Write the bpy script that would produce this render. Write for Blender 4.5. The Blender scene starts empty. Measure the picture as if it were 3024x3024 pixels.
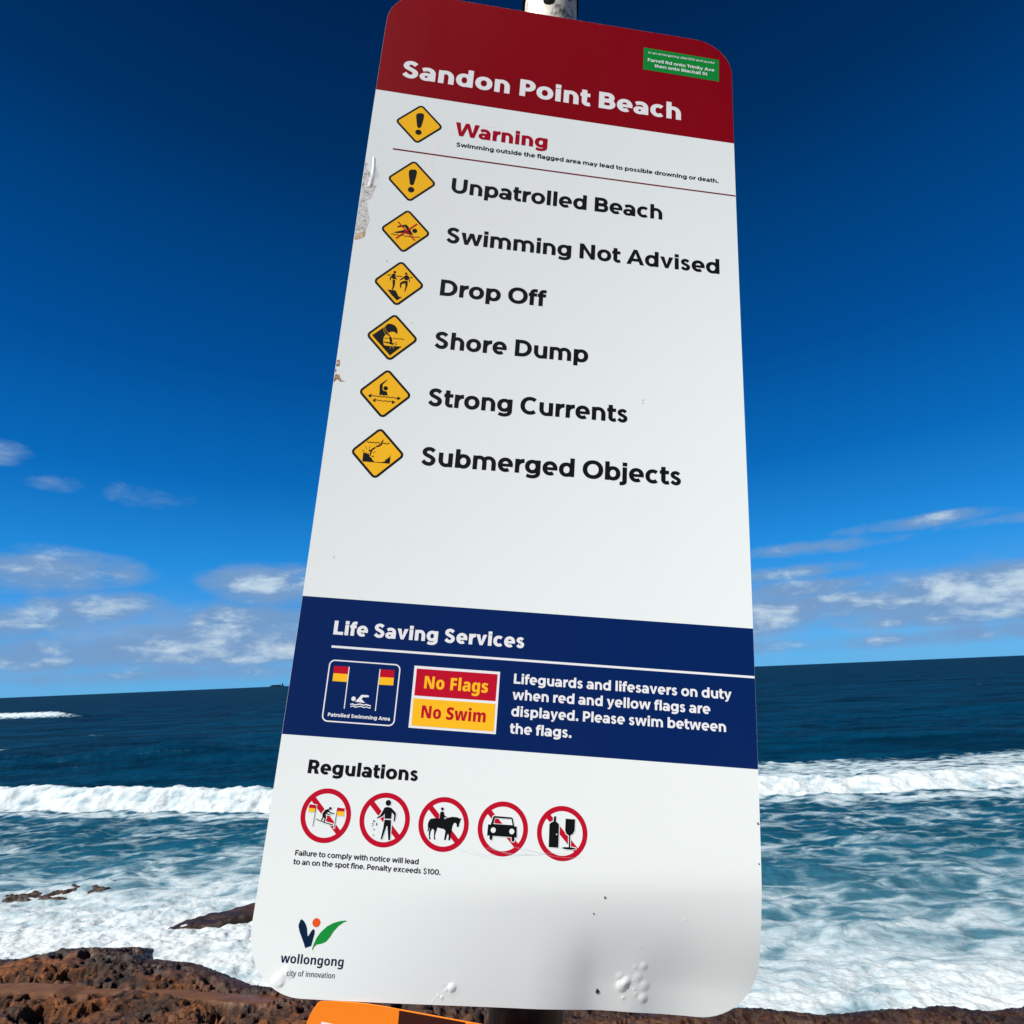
import bpy, bmesh, math, random
import numpy as np
from mathutils import Matrix, Vector
from mathutils.geometry import delaunay_2d_cdt

scene = bpy.context.scene
COL = scene.collection
rad = math.radians

# ------------------------------------------------------------------ camera
EYE = Vector((0.0, 0.0, 6.0))                      # metres above the sea
FPX, HALF = 1858.0, 1512.0                         # focal length / half width, in photo pixels
CX = Vector((0.99913307, -0.04163054, 0.0))        # world axes seen from the camera (x right, y down, z forward)
CY = Vector((0.01052638, 0.25263318, 0.96750487))
CZ = Vector((-0.04027775, -0.96666611, 0.25285238))
M3 = Matrix((CX, CY, CZ))                          # camera frame -> world
cam_data = bpy.data.cameras.new('camera')
cam_data.sensor_width = 36.0
cam_data.lens = 36.0 * FPX / (2 * HALF)
cam_data.clip_start = 0.05
cam_data.clip_end = 80000.0
cam = bpy.data.objects.new('camera', cam_data)
COL.objects.link(cam)
cm = M3 @ Matrix(((1, 0, 0), (0, -1, 0), (0, 0, -1)))
cam.matrix_world = Matrix.Translation(EYE) @ cm.to_4x4()
scene.camera = cam

# sign plane (u across 0..0.6, v down 0.4..1.888), posed in the camera frame
def rotvec(r):
    v = Vector(r)
    return Matrix.Rotation(v.length, 3, v.normalized())
RS = rotvec((-0.24684373, -0.08458703, 0.08199411))
TS = Vector((0.06533223, -0.47515148, 0.99434716))
SU = M3 @ RS.col[0]; SD = M3 @ RS.col[1]; SN = M3 @ RS.col[2]    # across, down, away

# ------------------------------------------------------------------ light
sun_dir = (-0.255 * SN + 0.69 * Vector((0, 0, 1)) - 0.675 * SU).normalized()   # towards the sun
sun_el = math.asin(sun_dir.z)
sun_az = math.atan2(sun_dir.x, sun_dir.y)          # clockwise from +Y
sd = bpy.data.lights.new('sun', 'SUN')
sd.energy = 5.0
sd.angle = rad(0.53)
sd.color = (1.0, 0.965, 0.91)
sun = bpy.data.objects.new('sun', sd)
COL.objects.link(sun)
sun.rotation_euler = sun_dir.to_track_quat('Z', 'Y').to_euler()

scene.view_settings.view_transform = 'Standard'
scene.view_settings.look = 'None'
scene.view_settings.gamma = 1.0
scene.view_settings.use_curve_mapping = False
scene.view_settings.exposure = 0.88

# node helper -------------------------------------------------------
class NT:
    def __init__(s, tree):
        s.t = tree; s.n = tree.nodes; s.l = tree.links
        s.n.clear()
    def add(s, typ, ins=None, **kw):
        nd = s.n.new(typ)
        for k, v in kw.items():
            setattr(nd, k, v)
        for k, v in (ins or {}).items():
            sock = nd.inputs[k]
            if hasattr(v, 'is_output') or isinstance(v, bpy.types.NodeSocket):
                s.l.new(v, sock)
            else:
                sock.default_value = v
        return nd
    def math(s, op, a, b=0.0, c=0.0, clamp=False):
        nd = s.add('ShaderNodeMath', {0: a, 1: b, 2: c}, operation=op, use_clamp=clamp)
        return nd.outputs[0]
    def vmath(s, op, a, b=(0, 0, 0)):
        nd = s.add('ShaderNodeVectorMath', {0: a, 1: b}, operation=op)
        return nd.outputs[0]
    def mix(s, f, a, b, blend='MIX'):
        nd = s.add('ShaderNodeMix', None, data_type='RGBA', blend_type=blend)
        for i, v in ((0, f), (6, a), (7, b)):
            if isinstance(v, bpy.types.NodeSocket): s.l.new(v, nd.inputs[i])
            else: nd.inputs[i].default_value = v if i == 0 or len(v) == 4 else (*v, 1)
        return nd.outputs[2]
    def sstep(s, x, a, b):
        nd = s.add('ShaderNodeMapRange', {0: x, 1: a, 2: b, 3: 0.0, 4: 1.0}, interpolation_type='SMOOTHSTEP')
        return nd.outputs[0]
    def noise(s, vec, scale, detail=4.0, rough=0.55, dist=0.0):
        nd = s.add('ShaderNodeTexNoise', {'Vector': vec, 'Scale': scale, 'Detail': detail, 'Roughness': rough, 'Distortion': dist})
        return nd.outputs[0]
    def ramp(s, x, stops, interp='LINEAR'):
        nd = s.add('ShaderNodeValToRGB', {0: x})
        cr = nd.color_ramp; cr.interpolation = interp
        while len(cr.elements) > 1: cr.elements.remove(cr.elements[-1])
        for i, (p, c) in enumerate(stops):
            e = cr.elements[0] if i == 0 else cr.elements.new(p)
            e.position = p; e.color = (*c, 1) if len(c) == 3 else c
        return nd.outputs[0]

# ------------------------------------------------------------------ sky
world = bpy.data.worlds.new('World')
scene.world = world
world.use_nodes = True
w = NT(world.node_tree)
tc = w.add('ShaderNodeTexCoord').outputs['Generated']
sky = w.add('ShaderNodeTexSky', None, sky_type='NISHITA', sun_disc=False, sun_elevation=sun_el,
            sun_rotation=sun_az, altitude=0.0, air_density=1.0, dust_density=0.2, ozone_density=3.0)
SKYLUM, SKYGAIN = 0.1, 0.72
# a polarised, saturated blue: the Nishita sky graded towards deep blue overhead
sxyz = w.add('ShaderNodeSeparateXYZ', {0: tc})
az = w.math('MULTIPLY', w.math('ARCTAN2', sxyz.outputs[0], sxyz.outputs[1]), 57.29578)
el = w.math('MULTIPLY', w.math('ARCSINE', sxyz.outputs[2]), 57.29578)
GRADE = [(-90, (.02, .05, .09)), (-1, (.09, .33, .60)), (0, (.105, .37, .66)), (2.5, (.085, .345, .69)), (6, (.045, .295, .71)), (9.5, (.018, .255, .69)),
         (13, (.010, .200, .60)), (17, (.003, .145, .50)), (26, (.0006, .084, .342)), (38, (.0, .050, .205)), (43, (0, .034, .145)), (52, (0, .022, .102)), (90, (0, .016, .08))]
grade = w.ramp(w.math('DIVIDE', w.math('ADD', el, 90.0), 180.0), [((e + 90) / 180, c) for e, c in GRADE])
lum = w.math('POWER', w.math('MULTIPLY', w.add('ShaderNodeRGBToBW', {0: sky.outputs[0]}).outputs[0], SKYLUM), 0.22)
skyv = w.vmath('SCALE', grade); w.l.new(w.math('MULTIPLY', lum, SKYGAIN), skyv.node.inputs[3])
skyc = skyv
# cloud field in degrees of azimuth / elevation
cv = w.add('ShaderNodeCombineXYZ', {0: az, 1: w.math('MULTIPLY', el, 2.4), 2: 3.7}).outputs[0]
n1 = w.noise(cv, 0.17, 7.0, 0.62, 0.25)
n2 = w.noise(w.vmath('ADD', cv, (31.0, -17.0, 5.0)), 0.26, 6.0, 0.6, 0.25)
cover = None
CLOUDS = [  # azimuth, elevation, half width, half height, strength
    (-37.5, 8.9, 6.2, 1.7, .66), (-41.5, 17.0, 3.0, 1.0, .56), (-37.5, 15.2, 2.6, .9, .37), (-31.0, 15.0, 5.0, 1.6, .26),
    (-33.0, 6.3, 5.2, 1.3, .60), (-21.0, 8.2, 5.6, 1.9, .68), (-24.5, 5.6, 9.0, 1.5, .60), (-28.0, 4.4, 6.0, 1.3, .58),
    (-40.0, 5.0, 10.0, 1.5, .58), (-29.0, 3.0, 18.0, 1.7, .66), (-38.0, 2.4, 12.0, 1.2, .60), (-22.0, 2.6, 10.0, 1.3, .60), (-31.0, 1.2, 22.0, .9, .46),
    (26.0, 9.3, 7.0, .75, .52), (33.0, 10.2, 8.0, .65, .48), (40.5, 9.6, 8.0, .6, .40), (24.0, 7.4, 6.0, .75, .52), (25.0, 6.0, 6.0, 1.1, .58),
    (29.0, 4.4, 11.0, 1.7, .74), (36.0, 5.0, 10.0, 1.6, .74), (42.0, 3.8, 10.0, 1.8, .74), (33.0, 3.2, 14.0, 1.1, .62), (23.0, 3.8, 6.0, 1.7, .66),
    (0.0, 4.5, 18.0, 2.0, .50), (-30.0, 3.4, 26.0, 2.6, .50), (31.0, 4.6, 16.0, 2.4, .56), (33.0, 1.6, 20.0, .9, .46), (-75.0, 6.0, 20.0, 4.0, .55), (80.0, 7.0, 25.0, 4.0, .55)]
for a, e, ra, re, k in CLOUDS:
    q = w.math('ADD', w.math('POWER', w.math('DIVIDE', w.math('SUBTRACT', az, a), ra), 2.0),
               w.math('POWER', w.math('DIVIDE', w.math('SUBTRACT', el, e), re), 2.0))
    g = w.math('MULTIPLY', w.math('EXPONENT', w.math('MULTIPLY', q, -0.9)), k)
    cover = g if cover is None else w.math('MAXIMUM', cover, g)
dens = w.math('ADD', w.math('SUBTRACT', cover, w.math('MULTIPLY', w.math('SUBTRACT', 1.0, w.sstep(cover, 0.02, 0.30)), 0.30)), w.math('MULTIPLY', w.math('SUBTRACT', n1, 0.5), 1.15))
alpha = w.math('MULTIPLY', w.sstep(dens, 0.10, 0.60), w.sstep(el, 0.1, 1.4))
bright = w.sstep(w.math('ADD', n2, w.math('MULTIPLY', dens, 0.55)), 0.74, 1.06)
CLOUD_DARK, CLOUD_LIGHT = (0.10, 0.18, 0.31), (0.32, 0.39, 0.44)
cloud = w.mix(bright, CLOUD_DARK, CLOUD_LIGHT)
n3 = w.noise(w.vmath('ADD', cv, (-9.0, 4.0, 12.0)), 0.085, 5.0, 0.62, 0.2)
band = w.math('EXPONENT', w.math('MULTIPLY', w.math('POWER', w.math('DIVIDE', w.math('SUBTRACT', el, 3.6), 2.3), 2.0), -1.0))
veil = w.math('MULTIPLY', w.math('MULTIPLY', band, w.sstep(n3, 0.36, 0.58)), 0.80)
skyc = w.mix(veil, skyc, (0.135, 0.225, 0.37))
final = w.mix(w.math('MULTIPLY', alpha, 0.92), skyc, cloud)
SKYSTRENGTH = 0.1
fin = w.vmath('SCALE', final); fin.node.inputs[3].default_value = 1.0 / SKYSTRENGTH
bg = w.add('ShaderNodeBackground', {0: fin, 1: SKYSTRENGTH})
out = w.add('ShaderNodeOutputWorld', {0: bg.outputs[0]})

# ------------------------------------------------------------------ tagging helpers
def tag(o, label=None, cat=None, group=None, kind=None):
    if label: o['label'] = label
    if cat: o['category'] = cat
    if group: o['group'] = group
    if kind: o['kind'] = kind
    return o

def mesh_obj(name, verts, faces, mat, parent=None, smooth=False):
    me = bpy.data.meshes.new(name)
    me.from_pydata([tuple(v) for v in verts], [], [tuple(f) for f in faces])
    me.materials.append(mat)
    if smooth:
        me.polygons.foreach_set('use_smooth', [True] * len(me.polygons))
    me.update()
    o = bpy.data.objects.new(name, me)
    COL.objects.link(o)
    if parent: o.parent = parent
    return o

def bm_obj(name, bm, mat, parent=None, smooth=False):
    me = bpy.data.meshes.new(name)
    bmesh.ops.recalc_face_normals(bm, faces=bm.faces)
    bm.to_mesh(me); bm.free()
    me.materials.append(mat)
    if smooth:
        me.polygons.foreach_set('use_smooth', [True] * len(me.polygons))
    o = bpy.data.objects.new(name, me)
    COL.objects.link(o)
    if parent: o.parent = parent
    return o

def material(name, color, rough=0.4, spec=0.5, metal=0.0):
    m = bpy.data.materials.new(name); m.use_nodes = True
    n = NT(m.node_tree)
    b = n.add('ShaderNodeBsdfPrincipled', {'Base Color': (*color, 1), 'Roughness': rough, 'Metallic': metal, 'Specular IOR Level': spec})
    n.add('ShaderNodeOutputMaterial', {0: b.outputs[0]})
    return m, n, b

def pos_node(n, obj=True):
    return n.add('ShaderNodeTexCoord').outputs['Object'] if obj else n.add('ShaderNodeNewGeometry').outputs['Position']

# ------------------------------------------------------------------ numpy noise
def _hash(ix, iy, seed):
    h = (ix.astype(np.int64) * 374761393 + iy.astype(np.int64) * 668265263 + seed * 1442695041) & 0xffffffff
    h = ((h ^ (h >> 13)) * 1274126177) & 0xffffffff
    return h ^ (h >> 16)
def gnoise(x, y, seed=0):
    ix, iy = np.floor(x), np.floor(y); fx, fy = x - ix, y - iy
    ux, uy = fx**3 * (fx * (fx * 6 - 15) + 10), fy**3 * (fy * (fy * 6 - 15) + 10)
    def g(a, b):
        ang = _hash(ix + a, iy + b, seed) * (2 * np.pi / 4294967296.0)
        return np.cos(ang) * (fx - a) + np.sin(ang) * (fy - b)
    n00, n10, n01, n11 = g(0, 0), g(1, 0), g(0, 1), g(1, 1)
    return 1.4 * ((n00 * (1 - ux) + n10 * ux) * (1 - uy) + (n01 * (1 - ux) + n11 * ux) * uy)
def fbm(x, y, oct=5, seed=0, rough=0.5):
    s = 0; a = 1.0; t = 0
    for k in range(oct):
        s = s + a * gnoise(x, y, seed + 17 * k); t += a
        a *= rough; x = x * 2.03 + 11.3; y = y * 2.03 - 7.1
    return s / t
def ridged(x, y, oct=5, seed=0, rough=0.55):
    s = 0; a = 1.0; t = 0
    for k in range(oct):
        s = s + a * (1 - 2 * np.abs(gnoise(x, y, seed + 29 * k))); t += a
        a *= rough; x = x * 2.1 + 5.3; y = y * 2.1 + 9.1
    return s / t
def worley(x, y, seed=0):
    ix, iy = np.floor(x), np.floor(y)
    d1 = np.full(x.shape, 9.0); rnd = np.zeros(x.shape)
    for a in (-1, 0, 1):
        for b in (-1, 0, 1):
            h = _hash(ix + a, iy + b, seed); h2 = _hash(ix + a, iy + b, seed + 101)
            px, py = ix + a + h / 4294967296.0, iy + b + h2 / 4294967296.0
            d = (px - x)**2 + (py - y)**2
            m = d < d1
            d1 = np.where(m, d, d1); rnd = np.where(m, _hash(ix + a, iy + b, seed + 7) / 4294967296.0, rnd)
    return np.sqrt(d1), rnd
def sstep(x, a, b):
    t = np.clip((x - a) / (b - a), 0, 1); return t * t * (3 - 2 * t)

def grid_obj(name, X, Y, Z, mat, attrs=None):
    r, c = X.shape
    me = bpy.data.meshes.new(name)
    co = np.stack([X, Y, Z], -1).reshape(-1, 3).astype(np.float32)
    idx = np.arange(r * c).reshape(r, c)
    q = np.stack([idx[:-1, :-1], idx[:-1, 1:], idx[1:, 1:], idx[1:, :-1]], -1).reshape(-1, 4).astype(np.int32)
    me.vertices.add(len(co)); me.vertices.foreach_set('co', co.ravel())
    me.loops.add(q.size); me.loops.foreach_set('vertex_index', q.ravel())
    me.polygons.add(len(q))
    me.polygons.foreach_set('loop_start', np.arange(0, q.size, 4, dtype=np.int32))
    me.polygons.foreach_set('use_smooth', np.ones(len(q), bool))
    me.update(calc_edges=True)
    for k, v in (attrs or {}).items():
        a = me.attributes.new(k, 'FLOAT', 'POINT'); a.data.foreach_set('value', v.astype(np.float32).ravel())
    me.materials.append(mat)
    o = bpy.data.objects.new(name, me); COL.objects.link(o)
    return o

# ================================================================== SIGN DATA (outlines in mm on the sign face; letter outlines in 1/1000 em)
FONT={}
FONT['N']=r"""
 |260|
F|500|247 0,72 0,72 714,463 714,463 569,247 569,247 418,447 418,447 273,247 273
N|765|693 0,470 0,227 491,223 491,225 463*,229 398*,231 336*,231 311,231 0,72 0,72 714,294 714,536 231,539 231,538 258*,534 320*,532 381*,532 404,532 714,693 714
S|531|500 215,500 154*,442 51*,328 -10*,242 -10,200 -10*,132 -1*,71 18*,39 34,39 199,90 171*,197 140*,241 140,269 140*,304 156*,322 182*,322 199,322 218*,301 246*,250 277*,205 299,155 324*,83 379*,44 458*,44 517,44 583*,105 676*,216 724*,291 724,352 724*,455 696*,499 674,447 531,405 552*,325 576*,290 576,266 576*,235 563*,220 540*,220 525,220 506*,242 478*,296 446*,345 422,395 398*,463 342*,500 268*
a|572|307 562,404 562*,512 460*,512 363,512 0,390 0,359 73,355 73,334 45*,288 7*,230 -10*,188 -10,140 -10*,71 33*,33 112*,33 167,33 256*,146 342*,255 347,339 350,339 362,339 400*,305 434*,274 434,244 434*,172 412*,133 393,85 512,129 536*,240 562*;298 246,250 244*,208 209*,208 176,208 147*,236 118*,260 118,294 118*,340 164*,340 203,340 248
g|598|229 562,280 562*,345 521*,368 483,374 483,387 552,536 552,536 15,536 -68*,477 -181*,354 -240*,260 -240,200 -240*,107 -224*,65 -205,65 -59,111 -80*,197 -101*,252 -101,306 -101*,363 -56*,363 -10,363 -1,363 13*,366 53*,369 71,363 71,343 34*,277 -10*,225 -10,141 -10*,39 138*,39 274,39 412*,143 562*;290 423,265 423*,232 389*,215 322*,215 271,215 198*,253 129*,292 129,314 129*,344 144*,363 175*,372 223*,372 255,372 280,372 328*,357 391*,321 423*
i|299|236 552,236 0,63 0,63 552;150 773,190 773*,242 736*,242 690,242 645*,190 608*,150 608,109 608*,58 645*,58 690,58 737*,108 773*
l|297|235 0,62 0,62 760,235 760
m|919|682 562,769 562*,859 465*,859 359,859 0,686 0,686 307,686 368*,655 420*,624 420,580 420*,546 340*,546 263,546 0,374 0,374 307,374 346*,361 396*,335 420*,314 420,283 420*,248 381*,235 304*,235 247,235 0,62 0,62 552,194 552,217 483,224 483,237 508*,281 542*,340 562*,377 562,434 562*,506 520*,526 485,533 485,557 522*,633 562*
o|591|550 277,550 214*,518 108*,453 32*,358 -10*,294 -10,235 -10*,141 31*,75 107*,39 213*,39 277,39 365*,99 492*,213 562*,297 562,371 562*,485 495*,550 369*;215 277,215 227*,231 159*,267 124*,296 124,325 124*,359 159*,375 227*,375 277,375 327*,359 394*,324 428*,295 428,253 428*,215 352*
s|471|436 168,436 114*,389 33*,294 -10*,220 -10,168 -10*,81 4*,38 21,38 168,81 147*,176 123*,210 123,241 123*,270 140*,270 157,270 169*,254 188*,208 211*,164 230,122 249*,65 295*,37 358*,37 400,37 479*,150 562*,245 562,296 562*,384 538*,430 516,384 397,349 415*,276 437*,249 437,227 437*,202 423*,202 410,202 399*,217 383*,261 361*,303 341,346 322*,405 277*,436 215*
w|838|446 248,440 273*,430 334*,422 391*,419 409,416 409,414 390*,405 332*,394 270*,388 245,334 0,148 0,10 552,181 552,222 347,227 322*,237 257*,245 191*,246 163,250 163,251 182*,257 230*,265 278*,273 321*,276 335,323 552,517 552,561 333,566 308*,577 247*,586 187*,588 163,592 163,594 190*,601 256*,611 320*,616 345,661 552,829 552,689 0,500 0
"""
FONT['W']=r"""
g|584|236 556,286 556*,355 515*,380 476,385 476,397 546,516 546,516 6,516 -74*,461 -183*,347 -240*,258 -240,202 -240*,112 -224*,73 -206,73 -85,116 -106*,202 -126*,254 -126,313 -126*,377 -70*,377 -14,377 -1,377 14*,379 55*,381 71,377 71,354 32*,285 -10*,234 -10,146 -10*,44 136*,44 271,44 407*,148 556*;279 442,249 442*,207 403*,186 326*,186 269,186 185*,233 103*,281 103,308 103*,346 121*,371 157*,383 213*,383 251,383 275,383 333*,362 406*,316 442*
l|275|207 0,68 0,68 760,207 760
n|594|353 556,436 556*,529 460*,529 358,529 0,390 0,390 322,390 381*,353 440*,311 440,252 440*,207 352*,207 260,207 0,68 0,68 546,176 546,194 474,201 474,217 500*,262 537*,319 556*
o|574|531 274,531 210*,499 105*,437 30*,346 -10*,286 -10,230 -10*,141 30*,78 105*,44 209*,44 274,44 362*,100 488*,209 556*,288 556,360 556*,469 490*,531 365*;186 274,186 219*,207 140*,252 100*,288 100,324 100*,368 140*,389 218*,389 274,389 330*,368 406*,323 445*,287 445,234 445*,186 358*
w|794|425 272,420 297*,409 353*,400 405*,398 422,394 422,392 404*,383 352*,372 295*,365 270,299 0,147 0,10 546,149 546,200 312,206 286*,217 224*,226 162*,227 136,231 136,233 154*,239 197*,247 243*,256 285*,260 301,320 546,475 546,533 299,538 276*,550 219*,560 161*,562 136,566 136,568 159*,576 217*,586 278*,592 304,647 546,784 546,645 0,490 0
"""
FONT['C']=r"""
 |260|
a|484|249 547,335 547*,414 455*,414 363,414 0,347 0,332 75,329 75,311 46*,269 8*,216 -10*,180 -10,136 -10*,72 31*,39 103*,39 151,39 232*,145 319*,250 323,325 326,325 358,325 420*,281 474*,238 474,207 474*,146 454*,114 437,86 505,120 525*,204 547*;265 260,193 257*,131 203*,131 152,131 106*,173 63*,208 63,260 63*,325 140*,325 212,325 263
c|410|257 -10,192 -10*,97 50*,47 173*,47 266,47 358*,99 484*,194 548*,261 548,298 548*,361 533*,384 520,356 446,335 456*,286 469*,264 469,223 469*,168 423*,140 333*,140 267,140 202*,168 113*,222 68*,263 68,295 68*,350 84*,376 97,376 20,352 6*,291 -10*
f|298|285 465,179 465,179 0,88 0,88 465,12 465,12 510,89 540,89 570,89 668*,158 765*,235 765,262 765*,307 755*,329 747,306 677,291 682*,259 689*,243 689,209 689*,180 636*,179 573,179 538,285 538
i|236|163 538,163 0,73 0,73 538;119 741,142 741*,170 711*,170 682,170 653*,142 623*,119 623,96 623*,66 653*,66 682,66 712*,95 741*
n|531|302 548,380 548*,461 456*,461 358,461 0,371 0,371 343,371 406*,329 470*,283 470,217 470*,163 375*,163 276,163 0,72 0,72 538,145 538,156 465,162 465,176 492*,219 529*,273 548*
o|518|472 270,472 205*,444 103*,390 29*,310 -10*,258 -10,208 -10*,130 29*,76 102*,47 205*,47 270,47 358*,95 482*,190 548*,260 548,325 548*,420 484*,472 360*;140 270,140 205*,165 114*,218 67*,260 67,301 67*,354 113*,379 204*,379 270,379 335*,354 424*,301 471*,259 471,196 471*,140 368*
t|310|231 67,247 67*,279 74*,292 78,292 7,276 0*,232 -10*,207 -10,168 -10*,110 21*,78 89*,78 146,78 465,16 465,16 511,81 540,110 659,168 659,168 538,286 538,286 465,168 465,168 152,168 110*,199 67*
v|438|168 0,2 538,97 538,186 222,192 202*,203 156*,213 112*,216 93,220 93,222 107*,231 145*,243 190*,249 211,341 538,436 538,269 0
y|439|3 538,98 538,188 236,194 214*,206 171*,216 128*,219 107,223 107,228 133*,245 200*,255 236,342 538,437 538,247 -75,230 -129*,184 -203*,121 -240*,76 -240,59 -240*,29 -236*,15 -232,15 -156,26 -158*,51 -162*,63 -162,88 -162*,122 -141*,147 -98*,157 -64,178 1
"""
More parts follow.
